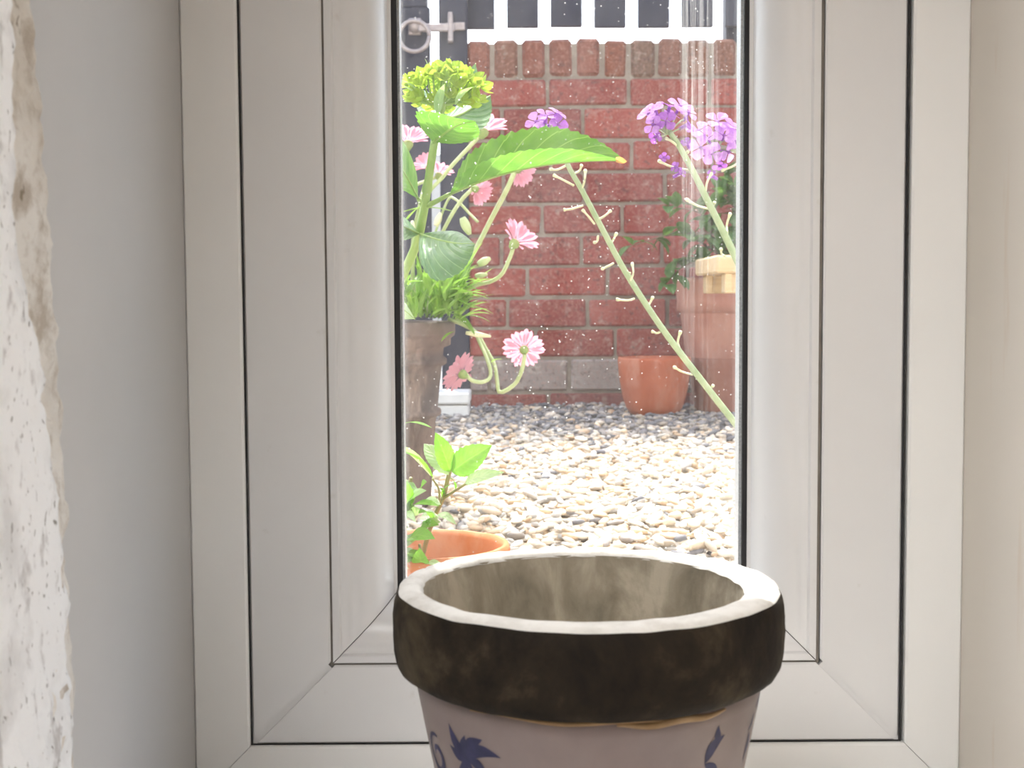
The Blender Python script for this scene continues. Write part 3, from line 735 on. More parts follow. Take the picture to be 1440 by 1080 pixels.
# ================================================================== THINGS
# ---------------------------------------------------------------- the pot on the window board
PC = P(826, 817, .58); pcx, pcy, prz = PC.x, .58, PC.z
RO = 277*.58/FPX*.993; RI = 226*.58/FPX; RDX = -.0024
pot = empty('flower_pot', (pcx, pcy, SILL), 'stoneware flower pot with a dark brown rim and blue printed body on the window board', 'flower pot')
BR = .0775; RB = .052; zrb = prz-.0385      # body radius under the rim, at the base; underside of the rim
def jit(a, s, sd):
    def f(p, r, w, z, i):
        q = Vector((math.cos(w)*s, math.sin(w)*s, z*60+sd)); k = noise.fractal(q, .9, 2, 4)*a
        return Vector((p.x+math.cos(w)*k, p.y+math.sin(w)*k, p.z+noise.noise(q*1.7+Vector((5, 0, 0)))*a*.6))
    return f
prof = [(BR-.001, zrb+.002), (BR+.001, zrb-.0005), (RO-.0055, zrb+.0004), (RO-.0026, zrb+.0024), (RO-.0008, zrb+.0058), (RO+.0000, zrb+.0100), (RO+.0006, zrb+.018), (RO+.0003, zrb+.026), (RO-.0002, zrb+.031), (RO-.0010, prz-.0042), (RO-.0021, prz-.0022)]
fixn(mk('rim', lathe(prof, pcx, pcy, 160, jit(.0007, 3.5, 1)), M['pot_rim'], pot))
prof = [(RO-.0021, prz-.0022), (RO-.0032, prz-.0008), (RO-.006, prz), (RO-.010, prz+.0002), (RI+.003, prz-.0001), (RI+.001, prz-.0012), (RI, prz-.003)]
def jtop(p, r, w, z, i):
    q = jit(.0007, 3.5, 1)(p, r, w, z, i)
    q.x += RDX*max(0, min(1, (RO-.004-r)/(RO-.004-RI)))
    c = noise.noise(Vector((math.cos(w)*9, math.sin(w)*9, 3+i*.1)))
    if i >= 5: q = Vector((q.x+math.cos(w)*c*.0008, q.y+math.sin(w)*c*.0008, q.z-abs(c)*.0006))
    if i <= 2: q.z -= max(0, c-.15)*.006*(1-i*.25)
    return q
fixn(mk('lip', lathe(prof, pcx, pcy, 200, jtop), M['pot_top'], pot, label='pale worn top of the rim'))
prof = [(RI+.0004, prz-.0025), (RI-.001, prz-.012), (RI-.003, prz-.05), (RI-.011, SILL+.05), (RI-.020, SILL+.012), (.001, SILL+.012)]
fixn(mk('inside', lathe(prof, pcx+RDX, pcy, 120, jit(.0004, 5, 8)), M['pot_in'], pot, label='grey brown stained inside'))
def brad(z): return RB+(BR-RB)*((z-SILL)/(zrb-SILL))**.9
prof = [(.001, SILL), (RB-.003, SILL), (RB, SILL+.003)]+[(brad(SILL+.003+(zrb-SILL-.003)*i/16), SILL+.003+(zrb-SILL-.003)*i/16) for i in range(1, 17)]+[(BR-.004, zrb+.001)]
fixn(mk('body', lathe(prof, pcx, pcy, 128), M['glaze'], pot, label='lilac beige glazed body'))
# blue floral print on the body: thin shapes laid on the cone
def cone(th, z, off=.00018):
    r = brad(z)+off; return (pcx+r*math.sin(th), pcy-r*math.cos(th), z)
def motif(pts2, closed=True):
    """polygon in (th*BR, z) metres -> fan of small quads on the cone"""
    c = (sum(p[0] for p in pts2)/len(pts2), sum(p[1] for p in pts2)/len(pts2)); V = [cone(c[0]/BR, c[1])]; n = len(pts2)
    for k in (.5, 1):
        for p in pts2: V.append(cone((c[0]+(p[0]-c[0])*k)/BR, c[1]+(p[1]-c[1])*k))
    F = [(0, 1+i, 1+(i+1) % n) for i in range(n)]+[(1+i, 1+n+i, 1+n+(i+1) % n, 1+(i+1) % n) for i in range(n)]
    return V, F
def blade(s, z, ang, L, w, bend=.15):
    o1, o2 = [], []
    for i in range(9):
        u = i/8; ww = w*.5*math.sin(math.pi*u**.8); b = bend*L*math.sin(math.pi*u)
        cx_, cz_ = s+math.cos(ang)*L*u-math.sin(ang)*b, z+math.sin(ang)*L*u+math.cos(ang)*b
        o1.append((cx_-math.sin(ang)*ww, cz_+math.cos(ang)*ww)); o2.append((cx_+math.sin(ang)*ww, cz_-math.cos(ang)*ww))
    return motif(o1+o2[-2:0:-1])
def ribbon(pl, w):
    w *= 1.5
    V, F = [], []
    for i, (s, z) in enumerate(pl):
        a = pl[min(i+1, len(pl)-1)]; b = pl[max(i-1, 0)]; dx, dz = a[0]-b[0], a[1]-b[1]; q = math.hypot(dx, dz) or 1
        ww = w*(.35+.65*math.sin(math.pi*(i+.5)/len(pl)))*.5
        V += [cone((s-dz/q*ww)/BR, z+dx/q*ww), cone((s+dz/q*ww)/BR, z-dx/q*ww)]
    for i in range(len(pl)-1): F.append((2*i, 2*i+1, 2*i+3, 2*i+2))
    return V, F
def spiral(s, z, r, turns, a0, sgn=1):
    n = 34; return [(s+r*(1-.75*i/n)*math.cos(a0+sgn*turns*2*math.pi*i/n), z+r*(1-.75*i/n)*math.sin(a0+sgn*turns*2*math.pi*i/n)) for i in range(n+1)]
def spray(s, z, k):
    fs = [blade(s, z, a, L, w) for a, L, w in ((2.2, .016, .0055), (1.5, .010, .005), (.75, .015, .006), (.2, .020, .0055), (2.9, .012, .005), (-.6, .014, .005), (-2.4, .013, .005))]
    fs.append(ribbon([(s, z), (s+.004, z-.012), (s+.002, z-.026), (s-.006, z-.040)], .0022))
    return join(*fs)
zb_ = zrb
prints = [spray(-.062, zb_-.0235, 0), ribbon(spiral(-.089, zb_-.030, .010, 1.3, 1.2), .0022), ribbon(spiral(-.071, zb_-.052, .011, 1.4, 2.5, -1), .0022),
          join(blade(.050, zb_-.024, .75, .015, .006), blade(.058, zb_-.016, 1.9, .008, .004), blade(.046, zb_-.026, -2.7, .014, .0045), blade(.050, zb_-.024, -.9, .016, .005)),
          join(blade(.088, zb_-.020, -1.75, .013, .0045), blade(.091, zb_-.012, -2.3, .009, .003), ribbon([(.091, zb_-.010), (.096, zb_-.006), (.101, zb_-.014), (.100, zb_-.024)], .0024), blade(.100, zb_-.02, -1.5, .016, .006)),
          join(blade(.004, zb_-.040, .35, .026, .010), blade(.002, zb_-.040, 2.7, .024, .009), blade(.004, zb_-.040, 1.55, .014, .011), blade(.003, zb_-.042, -1.4, .022, .010)),
          spray(.075, zb_-.062, 1), ribbon(spiral(.040, zb_-.055, .011, 1.4, .6), .0022), ribbon([(-.055, zb_-.044), (-.035, zb_-.050), (-.015, zb_-.044), (.0, zb_-.046)], .0024),
          spray(.16, zb_-.03, 2), spray(-.16, zb_-.03, 2), spray(.22, zb_-.05, 2), ribbon(spiral(.13, zb_-.06, .012, 1.4, 1), .0022), ribbon(spiral(-.13, zb_-.06, .012, 1.4, 2), .0022)]
for q in prints: mk('blue_print', q, M['ink'], pot, smooth=False)
# warm bounce light under the rim, put in as thin ochre lines
def glow_line(s, z, L, w):
    r = RO; n = 14; pts_ = [(s+L*(i/(n-1)-.5), z+.0006*math.sin(i*.9+s*50)) for i in range(n)]
    return tube([(pcx+(brad(q[1])+.0007)*math.sin(q[0]/BR), pcy-(brad(q[1])+.0007)*math.cos(q[0]/BR), q[1]) for q in pts_], w, n=30, seg=8, rad=lambda u: w*(.3+.7*math.sin(math.pi*min(max(u, .02), .98))))
mk('rim_glow', glow_line(.032, zrb-.0022, .05, .0017), M['ochre'], pot)
mk('rim_glow', glow_line(-.01, zrb-.0008, .09, .0009), M['ochre'], pot)

# ---------------------------------------------------------------- generic pot
def clay_pot(parent, cx, cy, prof, material, soil_z=None, soil_r=None, seg=64, name='pot_body'):
    o = fixn(mk(name, lathe(prof, cx, cy, seg, jit(.0008, 2.5, cx*9)), material, parent))
    if soil_z is not None: mk('soil', disc(cx, cy, soil_z, soil_r), M['soil'], parent)
    return o

# small round terracotta pot by the wall
c = P(920, 560, 3.42); hy = 3.42
t = empty('terracotta_pot', (c.x, hy, 0), 'small plain empty terracotta pot with rounded sides at the foot of the brick wall', 'flower pot')
R1 = 51.5/FPX*hy; H1 = P(920, 502, hy).z
fixn(mk('pot_body', lathe([(.001, 0), (R1*.54, 0), (R1*.66, .006), (R1*.77, .022), (R1*.87, H1*.34), (R1*.945, H1*.60), (R1*.985, H1*.85), (R1, H1*.96), (R1*.985, H1), (R1*.91, H1), (R1*.88, H1*.9), (R1*.8, H1*.5), (R1*.6, .02), (.001, .02)], c.x, hy, 72, jit(.0008, 2.5, 3)), M['terra'], t))

# large faded terracotta pot with a leafy shrub
hy = 3.535; lx = P(947, 410, hy).x; R2 = .172; cx = lx+R2; H2 = P(1000, 391, hy).z
t = empty('potted_shrub', (cx, hy, 0), 'big faded pink terracotta pot with a leafy green shrub against the brick wall', 'potted plant')
zr = P(1000, 439, hy).z
fixn(mk('pot_body', lathe([(.001, 0), (R2*.64, 0), (R2*.66, .01), (R2*.78, H2*.4), (R2*.79, H2*.405), (R2*.80, H2*.415), (R2*.885, zr-.004), (R2*.895, zr), (R2*.95, zr+.008), (R2*.94, zr+.03), (R2*.955, H2-.028), (R2*1.0, H2-.014), (R2*.99, H2-.003), (R2*.96, H2), (R2*.88, H2), (R2*.86, H2-.03), (R2*.84, H2-.06)], cx, hy, 84, jit(.0012, 2.5, 5)), M['terra_pink'], t))
mk('soil', disc(cx, hy, H2-.05, R2*.85), M['soil'], t)
random.seed(21)
twigs = [[(1040, 395, 3.5), (1020, 340, 3.46), (985, 300, 3.42), (940, 290, 3.40)], [(1045, 395, 3.5), (1000, 350, 3.44), (950, 330, 3.40), (890, 345, 3.38)], [(1050, 395, 3.5), (1040, 330, 3.45), (1030, 285, 3.42), (1020, 250, 3.42)],
         [(1035, 398, 3.45), (990, 370, 3.38), (960, 375, 3.37), (935, 400, 3.37)], [(1060, 395, 3.52), (1080, 330, 3.5), (1090, 270, 3.46)], [(1070, 395, 3.52), (1120, 340, 3.5), (1150, 300, 3.46)], [(1048, 395, 3.5), (1035, 350, 3.40), (1015, 320, 3.36), (975, 340, 3.34)], [(1055, 395, 3.5), (1045, 340, 3.44), (1038, 300, 3.40), (1010, 268, 3.38)], [(1052, 395, 3.5), (1048, 350, 3.42), (1050, 300, 3.38), (1035, 262, 3.36)], [(1045, 395, 3.46), (1010, 360, 3.40), (1000, 330, 3.38), (1005, 290, 3.36)]]
for tw_ in twigs:
    pts_ = [P(*q) for q in tw_]; mk('twig', tube(pts_, .004, .0012, 14, 5), M['bark'], t)
    cc = cr(pts_, 13)
    for k in range(3, 13):
        for sgn in (-1, 1):
            b = cc[k]; L = random.uniform(.040, .068)
            d = Vector((random.uniform(-.9, .5), random.uniform(-.8, .3), random.uniform(-.5, .6)+.15*sgn)).normalized()
            mkleaf('leaf', leafp(b, b+d*L, L*.62, fold=.2, teeth=0), M['sleaf'], t)

# pale wooden stool whose corner shows at the right
D = 2.75; x0 = P(1008, 370, D).x; x1 = P(1020, 395, D).x; z0 = P(1020, 384, D).z; z1 = P(1020, 358.5, D).z; z2 = P(1020, 412, D).z
t = empty('wooden_stool', (x0+.17, D+.16, 0), 'low bare wooden stool in front of the big faded pot', 'stool')
for k in range(3): bx('seat_slat', (x0, x0+.34, D+.11*k, D+.11*k+.104, z0, z1), M['wood_pale'], t, .004)
bx('apron', (x1+.012, x0+.32, D+.018, D+.036, z2, z0), M['wood_pale'], t, .002)
bx('apron', (x1+.012, x0+.32, D+.286, D+.304, z2, z0), M['wood_pale'], t, .002)
for yy in (D+.004, D+.27): bx('side_rail', (x1, x1+.016, yy, yy+.05, z2, z0), M['wood_pale'], t, .002)
for xx in (x0+.175, x0+.30):
    for yy in (D+.04, D+.25): bx('leg', (xx, xx+.03, yy, yy+.03, -.002, z0), M['wood_pale'], t, .003)

# ---------------------------------------------------------------- pink daisies in a mottled brown pot
DY = 1.92
zr = P(600, 452, DY).z; rx = P(640, 455, DY).x; R3 = .135; cx = rx-R3
da = empty('potted_daisies', (cx, DY, 0), 'mottled brown banded pot of pink daisies with drooping stems', 'potted plant')
fixn(mk('pot_body', lathe([(.001, 0), (R3*.70, 0), (R3*.72, .008), (R3*.785, zr*.49), (R3*.835, zr*.50), (R3*.845, zr*.515), (R3*.835, zr*.53), (R3*.80, zr*.54), (R3*.85, zr*.76), (R3*.905, zr*.775), (R3*.91, zr*.80), (R3*.865, zr*.815), (R3*.875, zr*.86), (R3*.95, zr*.875), (R3*.955, zr*.91), (R3*.99, zr*.925), (R3, zr*.94), (R3, zr*.99), (R3*.985, zr), (R3*.91, zr), (R3*.90, zr*.95)], cx, DY, 84, jit(.0009, 2.5, 4)), M['brown_pot'], da))
mk('soil', disc(cx, DY, zr*.955, R3*.9), M['soil'], da)
def petal_mesh():
    L, W = 1., .32; V, F, U = leafp((0,0,0), (L, 0, 0), W, fold=.12, droop=.05, teeth=0, shape=.66)
    me_ = mk('petal', (V, F), M['petal'], da, uvs=U); m_ = me_.data; bpy.data.objects.remove(me_)
    off_ = ORG[da.name]
    for v in m_.vertices: v.co += off_
    return m_
PM = petal_mesh()
random.seed(5)
def daisy(center, facing, r, npet=21, cup=.25, back=True):
    """facing = outward axis of the flower head"""
    c = Vector(center); n = Vector(facing).normalized()
    fl = mk('flower', lathe([(.0008, -.010*r/.03), (.0035*r/.03, -.008*r/.03), (.0065*r/.03, -.002*r/.03), (.0062*r/.03, .0015*r/.03), (.004*r/.03, .0035*r/.03), (.0005, .0042*r/.03)], 0, 0, 14, lambda p, rr, w, z, i: c + n.to_track_quat('Z', 'Y') @ p), M['calyx'], da)
    q = n.to_track_quat('Z', 'Y')
    for k in range(npet):
        a = 2*math.pi*k/npet+random.uniform(-.08, .08); cu = cup+random.uniform(-.1, .1)
        rot = q.to_matrix() @ Matrix.Rotation(a, 3, 'Z') @ Matrix.Rotation(-cu, 3, 'Y')
        o = bpy.data.objects.new('petal', PM); COL.objects.link(o); o.parent = fl
        o.location = c + rot @ Vector((.004*r/.03, 0, 0)) - ORG[da.name]; o.rotation_euler = rot.to_euler(); s = (r-.004*r/.03)*random.uniform(.93, 1.05); o.scale = (s, s*1.05, s)
    return fl
def dst(pts_, r=.0030, n=24): return mk('stem', tube([P(*q) for q in pts_], r, r*.9, n, 7), M['dstem'], da)
k3 = DY/FPX
daisy(P(737, 492, 1.84), (-.05, .75, .35), 31*1.84/FPX, 22, .12)
dst([(738, 498, 1.835), (734, 520, 1.84), (724, 540, 1.85), (703, 552, 1.86), (699, 535, 1.87), (695, 512, 1.88), (684, 492, 1.89), (668, 466, 1.89), (640, 448, 1.90)])
daisy(P(724, 342, 1.86), (.55, .42, .62), 35*1.86/FPX, 20, .55)
dst([(722, 347, 1.86), (716, 365, 1.86), (706, 385, 1.87), (690, 396, 1.88), (668, 402, 1.89), (645, 418, 1.9), (610, 446, 1.92)])
daisy(P(650, 526, 1.83), (-.66, .50, .42), 32*1.83/FPX, 20, .18)
dst([(655, 526, 1.83), (664, 535, 1.83), (680, 537, 1.84), (690, 528, 1.85), (686, 508, 1.86), (676, 485, 1.88), (664, 464, 1.89), (630, 448, 1.9)])
daisy(P(669, 266, 1.86), (.55, .62, -.30), 25*1.86/FPX, 20, .62)
dst([(664, 266, 1.86), (650, 280, 1.87), (632, 308, 1.88), (615, 350, 1.9), (600, 446, 1.92)])
daisy(P(729, 239, 1.88), (.50, .62, -.35), 25*1.88/FPX, 20, .55)
dst([(724, 241, 1.88), (712, 268, 1.88), (694, 302, 1.89), (677, 335, 1.9), (650, 385, 1.91), (615, 446, 1.92)], .0038)
daisy(P(680, 185, 1.90), (.35, .2, .85), 36*1.9/FPX, 20, .6)
dst([(678, 188, 1.9), (655, 212, 1.9), (625, 246, 1.9), (590, 300, 1.91), (575, 446, 1.93)])
daisy(P(574, 202, 1.88), (.10, .25, .95), 34*1.88/FPX, 20, .5)
dst([(574, 204, 1.88), (566, 250, 1.9), (560, 330, 1.92), (560, 446, 1.93)])
daisy(P(603, 236, 1.9), (-.5, .2, .6), 26*1.9/FPX, 20, .6)
dst([(604, 238, 1.9), (590, 290, 1.91), (580, 350, 1.92), (585, 446, 1.93)])
daisy(P(617, 246, 1.93), (.2, .3, .9), 24*1.93/FPX, 18, .5)
dst([(617, 248, 1.93), (580, 262, 1.93), (556, 275, 1.93), (530, 330, 1.94), (535, 446, 1.94)], .0026)
dst([(672, 312, 1.86), (660, 300, 1.87), (640, 280, 1.88), (628, 285, 1.9), (606, 350, 1.9), (590, 446, 1.9)], .002)
# buds and hooked tips
def bud(p, d, L=.016, w=.005, m_='calyx'):
    p = Vector(p); d = Vector(d).normalized()
    mk('bud', tube([p, p+d*L*.5, p+d*L], w, n=9, seg=8, rad=lambda u: w*(.25+.75*math.sin(math.pi*min(.97, .15+u*.8)))), M[m_], da)
bud(P(650, 306, 1.86), (.35, 0, -.8), .026, .0072, 'dstem'); bud(P(672, 372, 1.87), (.8, 0, .4), .02, .006, 'dstem'); bud(P(613, 318, 1.88), (.3, 0, .8), .02, .005, 'pod'); bud(P(580, 330, 1.88), (0, 0, 1), .02, .004, 'pod')
bud(P(655, 468, 1.86), (.8, 0, -.12), .036, .004, 'pod'); bud(P(668, 388, 1.87), (.9, 0, .1), .018, .004, 'dstem')
# narrow leaves in a clump
random.seed(11)
for k in range(95):
    bxp = random.uniform(552, 648); byp = random.uniform(432, 452); dd = random.uniform(1.82, 2.0)
    b = P(bxp, byp, dd); L = random.uniform(.035, .085); a = random.uniform(-.5, 1.0) if bxp > 600 else random.uniform(-.9, .7)
    d = Vector((math.sin(a), random.uniform(-.5, .4), math.cos(a)*random.uniform(.35, .8))).normalized()
    mkleaf('leaf', leafp(b, b+d*L, random.uniform(.007, .012), fold=.3, droop=.1, teeth=0), M['dleaf'], da)
for k in range(70):
    b = P(random.uniform(596, 652), random.uniform(395, 450), random.uniform(1.80, 1.95)); L = random.uniform(.03, .06); a = random.uniform(-.3, 1.9)
    d = Vector((math.sin(a), random.uniform(-.5, .3), math.cos(a)*.8)).normalized()
    mkleaf('leaf', leafp(b, b+d*L, random.uniform(.008, .015), fold=.3, droop=.1, teeth=0), M['dleaf'], da)
for (a, b, w) in (((640, 440, 1.86), (690, 425, 1.84), .011), ((650, 420, 1.86), (686, 407, 1.85), .010), ((632, 440, 1.85), (664, 462, 1.83), .016), ((640, 445, 1.85), (668, 472, 1.83), .014), ((640, 400, 1.86), (672, 372, 1.85), .016), ((650, 405, 1.86), (680, 340, 1.85), .012), ((557, 405, 1.84), (597, 396, 1.82), .018), ((640, 466, 1.84), (620, 481, 1.82), .008), ((690, 510, 1.86), (706, 505, 1.85), .008), ((610, 420, 1.84), (604, 392, 1.84), .014), ((618, 430, 1.84), (626, 395, 1.84), .016), ((645, 300, 1.88), (560, 300, 1.92), .012), ((560, 340, 1.9), (590, 290, 1.9), .02), ((570, 390, 1.9), (575, 300, 1.9), .02)):
    mkleaf('leaf', leafp(P(*a), P(*b), w, fold=.25, droop=.08, teeth=0), M['dleaf'], da)

# ---------------------------------------------------------------- hydrangea
hx, hyy = -.275, 1.17
hp = empty('potted_hydrangea', (hx, hyy, 0), 'budding hydrangea with yellow green flower head and broad leaves in a black plastic pot', 'potted plant')
fixn(mk('pot_body', lathe([(.001, 0), (.055, 0), (.058, .004), (.068, .10), (.074, .102), (.076, .125), (.071, .126), (.069, .11)], hx, hyy, 48), M['plastic_pot'], hp)); mk('soil', disc(hx, hyy, .112, .068), M['soil'], hp)
mk('stem', tube([(hx, hyy, .11), P(400, 660, 1.14), P(480, 545, 1.11), P(540, 440, 1.08), P(572, 375, 1.06), P(588, 335, 1.05), P(597, 292, 1.04), P(601, 265, 1.035), P(607, 225, 1.03), P(612, 195, 1.03), P(619, 160, 1.03)], .0040, .0030, 60, 9, rad=lambda u: .0042-.0012*u+.0012*math.exp(-((u-.70)/.012)**2)), M['gstem'], hp)
def L3(m_, a, b, mt, teeth=16, depth=.06, bulge=.05, parent=hp, petiole=None, label=None, pm='gstem'):
    o = mkleaf('leaf', leaf3([P(*q) for q in m_], [P(*q) for q in a], [P(*q) for q in b], teeth, depth, bulge), M[mt], parent)
    if label: o['label'] = label
    if petiole: mk('leaf_stalk', tube([P(*q) for q in petiole], .0026, .0016, 12, 7), M[pm], o)
    mk('midrib', tube([P(*q) for q in m_], .0013, .0003, 20, 6), M['gstem'], o)
    return o
big = L3([(632, 273, 1.03), (690, 250, 1.00), (755, 234, .985), (820, 227, .985), (880, 226, .99)],
   [(632, 273, 1.03), (655, 238, .995), (720, 213, .970), (800, 208, .968), (880, 226, .99)],
   [(632, 273, 1.03), (655, 218, 1.035), (705, 187, 1.017), (775, 175, 1.004), (838, 194, .998), (880, 226, .99)], 'hleaf', 22, .10, .06, petiole=[(598, 290, 1.04), (610, 285, 1.035), (632, 273, 1.03)], label='large folded leaf with a withered tip')
mkleaf('withered_tip', leaf3([P(866, 225, .986), P(874, 226, .986), P(882, 227, .988)], [P(866, 221, .984), P(874, 221, .985), P(882, 227, .988)], [P(866, 228, .988), P(876, 230, .988), P(882, 227, .988)], 0), M['deadleaf'], big)
L3([(588, 280, 1.04), (572, 250, 1.02), (555, 224, 1.0), (525, 196, .99)], [(588, 280, 1.04), (560, 262, .99), (540, 235, .96), (525, 196, .99)], [(588, 280, 1.04), (584, 235, 1.07), (562, 192, 1.08), (525, 180, 1.05), (525, 196, .99)], 'hleaf', 16, petiole=[(596, 290, 1.04), (588, 280, 1.04)])
L3([(609, 200, 1.02), (626, 187, .99), (644, 176, .965), (668, 170, .95)], [(609, 200, 1.02), (590, 178, .99), (583, 156, .97), (612, 157, .955), (640, 165, .95), (668, 170, .95)], [(609, 200, 1.02), (640, 203, 1.0), (668, 198, .98), (676, 186, .965), (668, 170, .95)], 'hleaf', 14, .09, .04)
L3([(618, 168, 1.05), (650, 160, 1.08), (690, 134, 1.11)], [(618, 168, 1.05), (650, 186, 1.06), (682, 180, 1.08), (692, 158, 1.10), (690, 134, 1.11)], [(618, 168, 1.05), (638, 150, 1.10), (668, 138, 1.13), (690, 134, 1.11)], 'hleaf_dark', 14)
L3([(618, 168, 1.05), (600, 150, 1.07), (588, 125, 1.09)], [(618, 168, 1.05), (592, 162, 1.05), (583, 140, 1.07), (588, 125, 1.09)], [(618, 168, 1.05), (615, 145, 1.10), (605, 130, 1.11), (588, 125, 1.09)], 'hleaf_dark', 10)
L3([(640, 130, 1.09), (660, 110, 1.10), (669, 89, 1.11)], [(640, 130, 1.09), (648, 108, 1.08), (669, 89, 1.11)], [(640, 130, 1.09), (672, 118, 1.12), (669, 89, 1.11)], 'hleaf_dark', 8)
L3([(590, 329, 1.045), (612, 336, 1.01), (640, 342, .98), (668, 343, .96)], [(590, 329, 1.045), (618, 327, 1.04), (648, 328, 1.02), (668, 343, .96)], [(590, 329, 1.045), (590, 368, .98), (612, 396, .95), (645, 386, .94), (662, 364, .945), (668, 343, .96)], 'hleaf_dark', 16, .05, .1)
L3([(590, 329, 1.045), (574, 322, 1.02), (550, 312, 1.0), (520, 310, .98)], [(590, 329, 1.045), (572, 308, 1.05), (548, 296, 1.04), (520, 310, .98)], [(590, 329, 1.045), (570, 338, .99), (548, 336, .97), (520, 310, .98)], 'hleaf_dark', 14, .05)
L3([(530, 402, 1.02), (555, 425, 1.0), (584, 449, .98)], [(530, 402, 1.02), (565, 420, 1.02), (584, 449, .98)], [(530, 402, 1.02), (545, 446, .98), (584, 449, .98)], 'mint_pale', 10)
L3([(535, 330, 1.02), (548, 345, 1.02), (553, 372, 1.02)], [(535, 330, 1.02), (560, 340, 1.03), (553, 372, 1.02)], [(535, 330, 1.02), (538, 360, 1.0), (553, 372, 1.02)], 'deadleaf', 0, label='orange withered leaf')
# flower head: cupped sepals on short stalks
random.seed(31)
hc = P(618, 162, 1.03)
fh = mk('flower_head', tube([hc, hc+Vector((.001, 0, .006)), hc+Vector((.001, 0, .011))], .0032, .0045, 8, 8), M['gstem'], hp, label='yellow green flower head in bud')
spots = []
for k in range(46):
    a = k*2.39996; r_ = math.sqrt((k+.5)/46); ex = r_*math.cos(a); ey = r_*math.sin(a)
    spots.append((ex, ey))
cen = P(625, 128, 1.03)
for k in range(13):
    a = k*.483+.1; spots.append((.98*math.cos(a), .98*math.sin(a)))
for si, (ex, ey) in enumerate(spots):
    hgt = .019*math.sqrt(max(0, 1-.92*(ex*ex+ey*ey)))
    p = cen+Vector((ex*.030, ey*.026, hgt-.004-.003*random.random())) if si < 46 else cen+Vector((ex*.024, ey*.020, -.006-.006*random.random()))
    ax = Vector((ex*.9, ey*.9, .55+.3*random.random())).normalized()
    V, F, U = [], [], []
    q = ax.to_track_quat('Z', 'Y'); s0 = random.uniform(.0080, .0125); a0 = random.uniform(0, 1.5)
    for j in range(4):
        rot = q.to_matrix() @ Matrix.Rotation(a0+j*math.pi/2, 3, 'Z') @ Matrix.Rotation(-random.uniform(.5, 1.1), 3, 'Y')
        v, f, u = leafp((0, 0, 0), (s0, 0, 0), s0*.70, fold=.3, droop=-.12, teeth=0, shape=.48)
        kk = len(V); V += [tuple(p+rot @ Vector(w)) for w in v]; F += [tuple(i+kk for i in g) for g in f]; U += u
    mk('floret', (V, F), M['sepal'], fh, uvs=U)
for (ex, ey) in spots[::2]:
    p = cen+Vector((ex*.028, ey*.024, -.002+.012*math.sqrt(max(0, 1-.9*(ex*ex+ey*ey)))))
    mk('floret_stalk', tube([hc+Vector((0, 0, .008)), hc.lerp(p, .5)+Vector((ex*.003, ey*.003, .0)), p], .0009, .0007, 8, 5), M['gstem'], fh)
for (a, b) in (((590, 135, 1.02), (561, 112, 1.01)), ((588, 138, 1.02), (559, 120, 1.01)), ((600, 100, 1.03), (597, 82, 1.03)), ((632, 96, 1.03), (636, 88, 1.03))):
    mkleaf('floret', leafp(P(*a), P(*b), .0042, teeth=0), M['mint_pale'], fh)
mkleaf('bract', leafp(P(640, 148, 1.0), P(667, 122, .985), .0065, teeth=0), M['mint_pale'], fh); mkleaf('bract', leafp(P(616, 162, 1.0), P(625, 118, .99), .008, teeth=0), M['mint_pale'], fh)

# ---------------------------------------------------------------- mauve wallflower
wx, wy = .375, 1.22
wf = empty('potted_wallflower', (wx, wy, 0), 'mauve wallflower with long leaning seed stalks in a black plastic pot', 'potted plant')
fixn(mk('pot_body', lathe([(.001, 0), (.060, 0), (.063, .004), (.074, .11), (.080, .112), (.082, .135), (.077, .136), (.075, .12)], wx, wy, 48), M['plastic_pot'], wf)); mk('soil', disc(wx, wy, .12, .073), M['soil'], wf)
def W(q, d=1.16): return P(q[0], q[1], d)
s1 = [(1110, 690), (1040, 603), (985, 533), (930, 460), (880, 383), (846, 320), (817, 265), (800, 235), (786, 200), (774, 178)]
mk('stem', tube([(wx-.02, wy, .12)]+[W(q) for q in s1], .0036, .0020, 70, 8), M['wstem'], wf)
s2 = [(1130, 560), (1075, 450), (1042, 378), (1020, 332), (998, 288), (975, 242), (956, 207), (942, 186)]
mk('stem', tube([(wx-.01, wy-.01, .12)]+[W(q, 1.14) for q in s2], .0040, .0024, 60, 8), M['wstem'], wf)
s3 = [(1150, 480), (1120, 300), (1075, 232), (1040, 214), (1010, 206)]
mk('stem', tube([(wx, wy+.01, .12)]+[W(q, 1.15) for q in s3], .0036, .0020, 50, 8), M['wstem'], wf)
random.seed(17)
pods = [((796, 233), (774, 238), 1.16), ((807, 261), (778, 246), 1.16), ((808, 244), (818, 232), 1.16), ((818, 267), (823, 239), 1.16), ((820, 289), (793, 295), 1.16), ((836, 315), (819, 295), 1.16), ((838, 310), (859, 296), 1.16), ((841, 332), (836, 341), 1.16), ((858, 348), (867, 328), 1.16), ((863, 370), (847, 378), 1.16), ((885, 398), (889, 370), 1.16), ((882, 392), (885, 383), 1.16), ((892, 420), (867, 421), 1.16), ((911, 432), (918, 418), 1.16), ((928, 467), (917, 466), 1.16), ((958, 496), (957, 466), 1.16), ((974, 527), (948, 516), 1.16), ((1002, 550), (1003, 542), 1.16),
        ((998, 294), (965, 280), 1.14), ((992, 270), (1001, 243), 1.14), ((1008, 300), (1005, 284), 1.14), ((1023, 328), (1027, 300), 1.14), ((962, 225), (968, 212), 1.14), ((952, 205), (936, 194), 1.14), ((1019, 360), (1014, 350), 1.14), ((1050, 222), (1014, 240), 1.15), ((976, 240), (926, 226), 1.14)]
for a, b, d in pods:
    A, B = W(a, d), W(b, d); mdp = A.lerp(B, .55)+Vector((random.uniform(-.002, .002), random.uniform(-.008, .008), -.0012))
    mk('seed_stalk', tube([A, mdp, B], .0010, .0012, 12, 6, rad=lambda u: .0010+.0006*(u > .9)), M['pod'], wf)
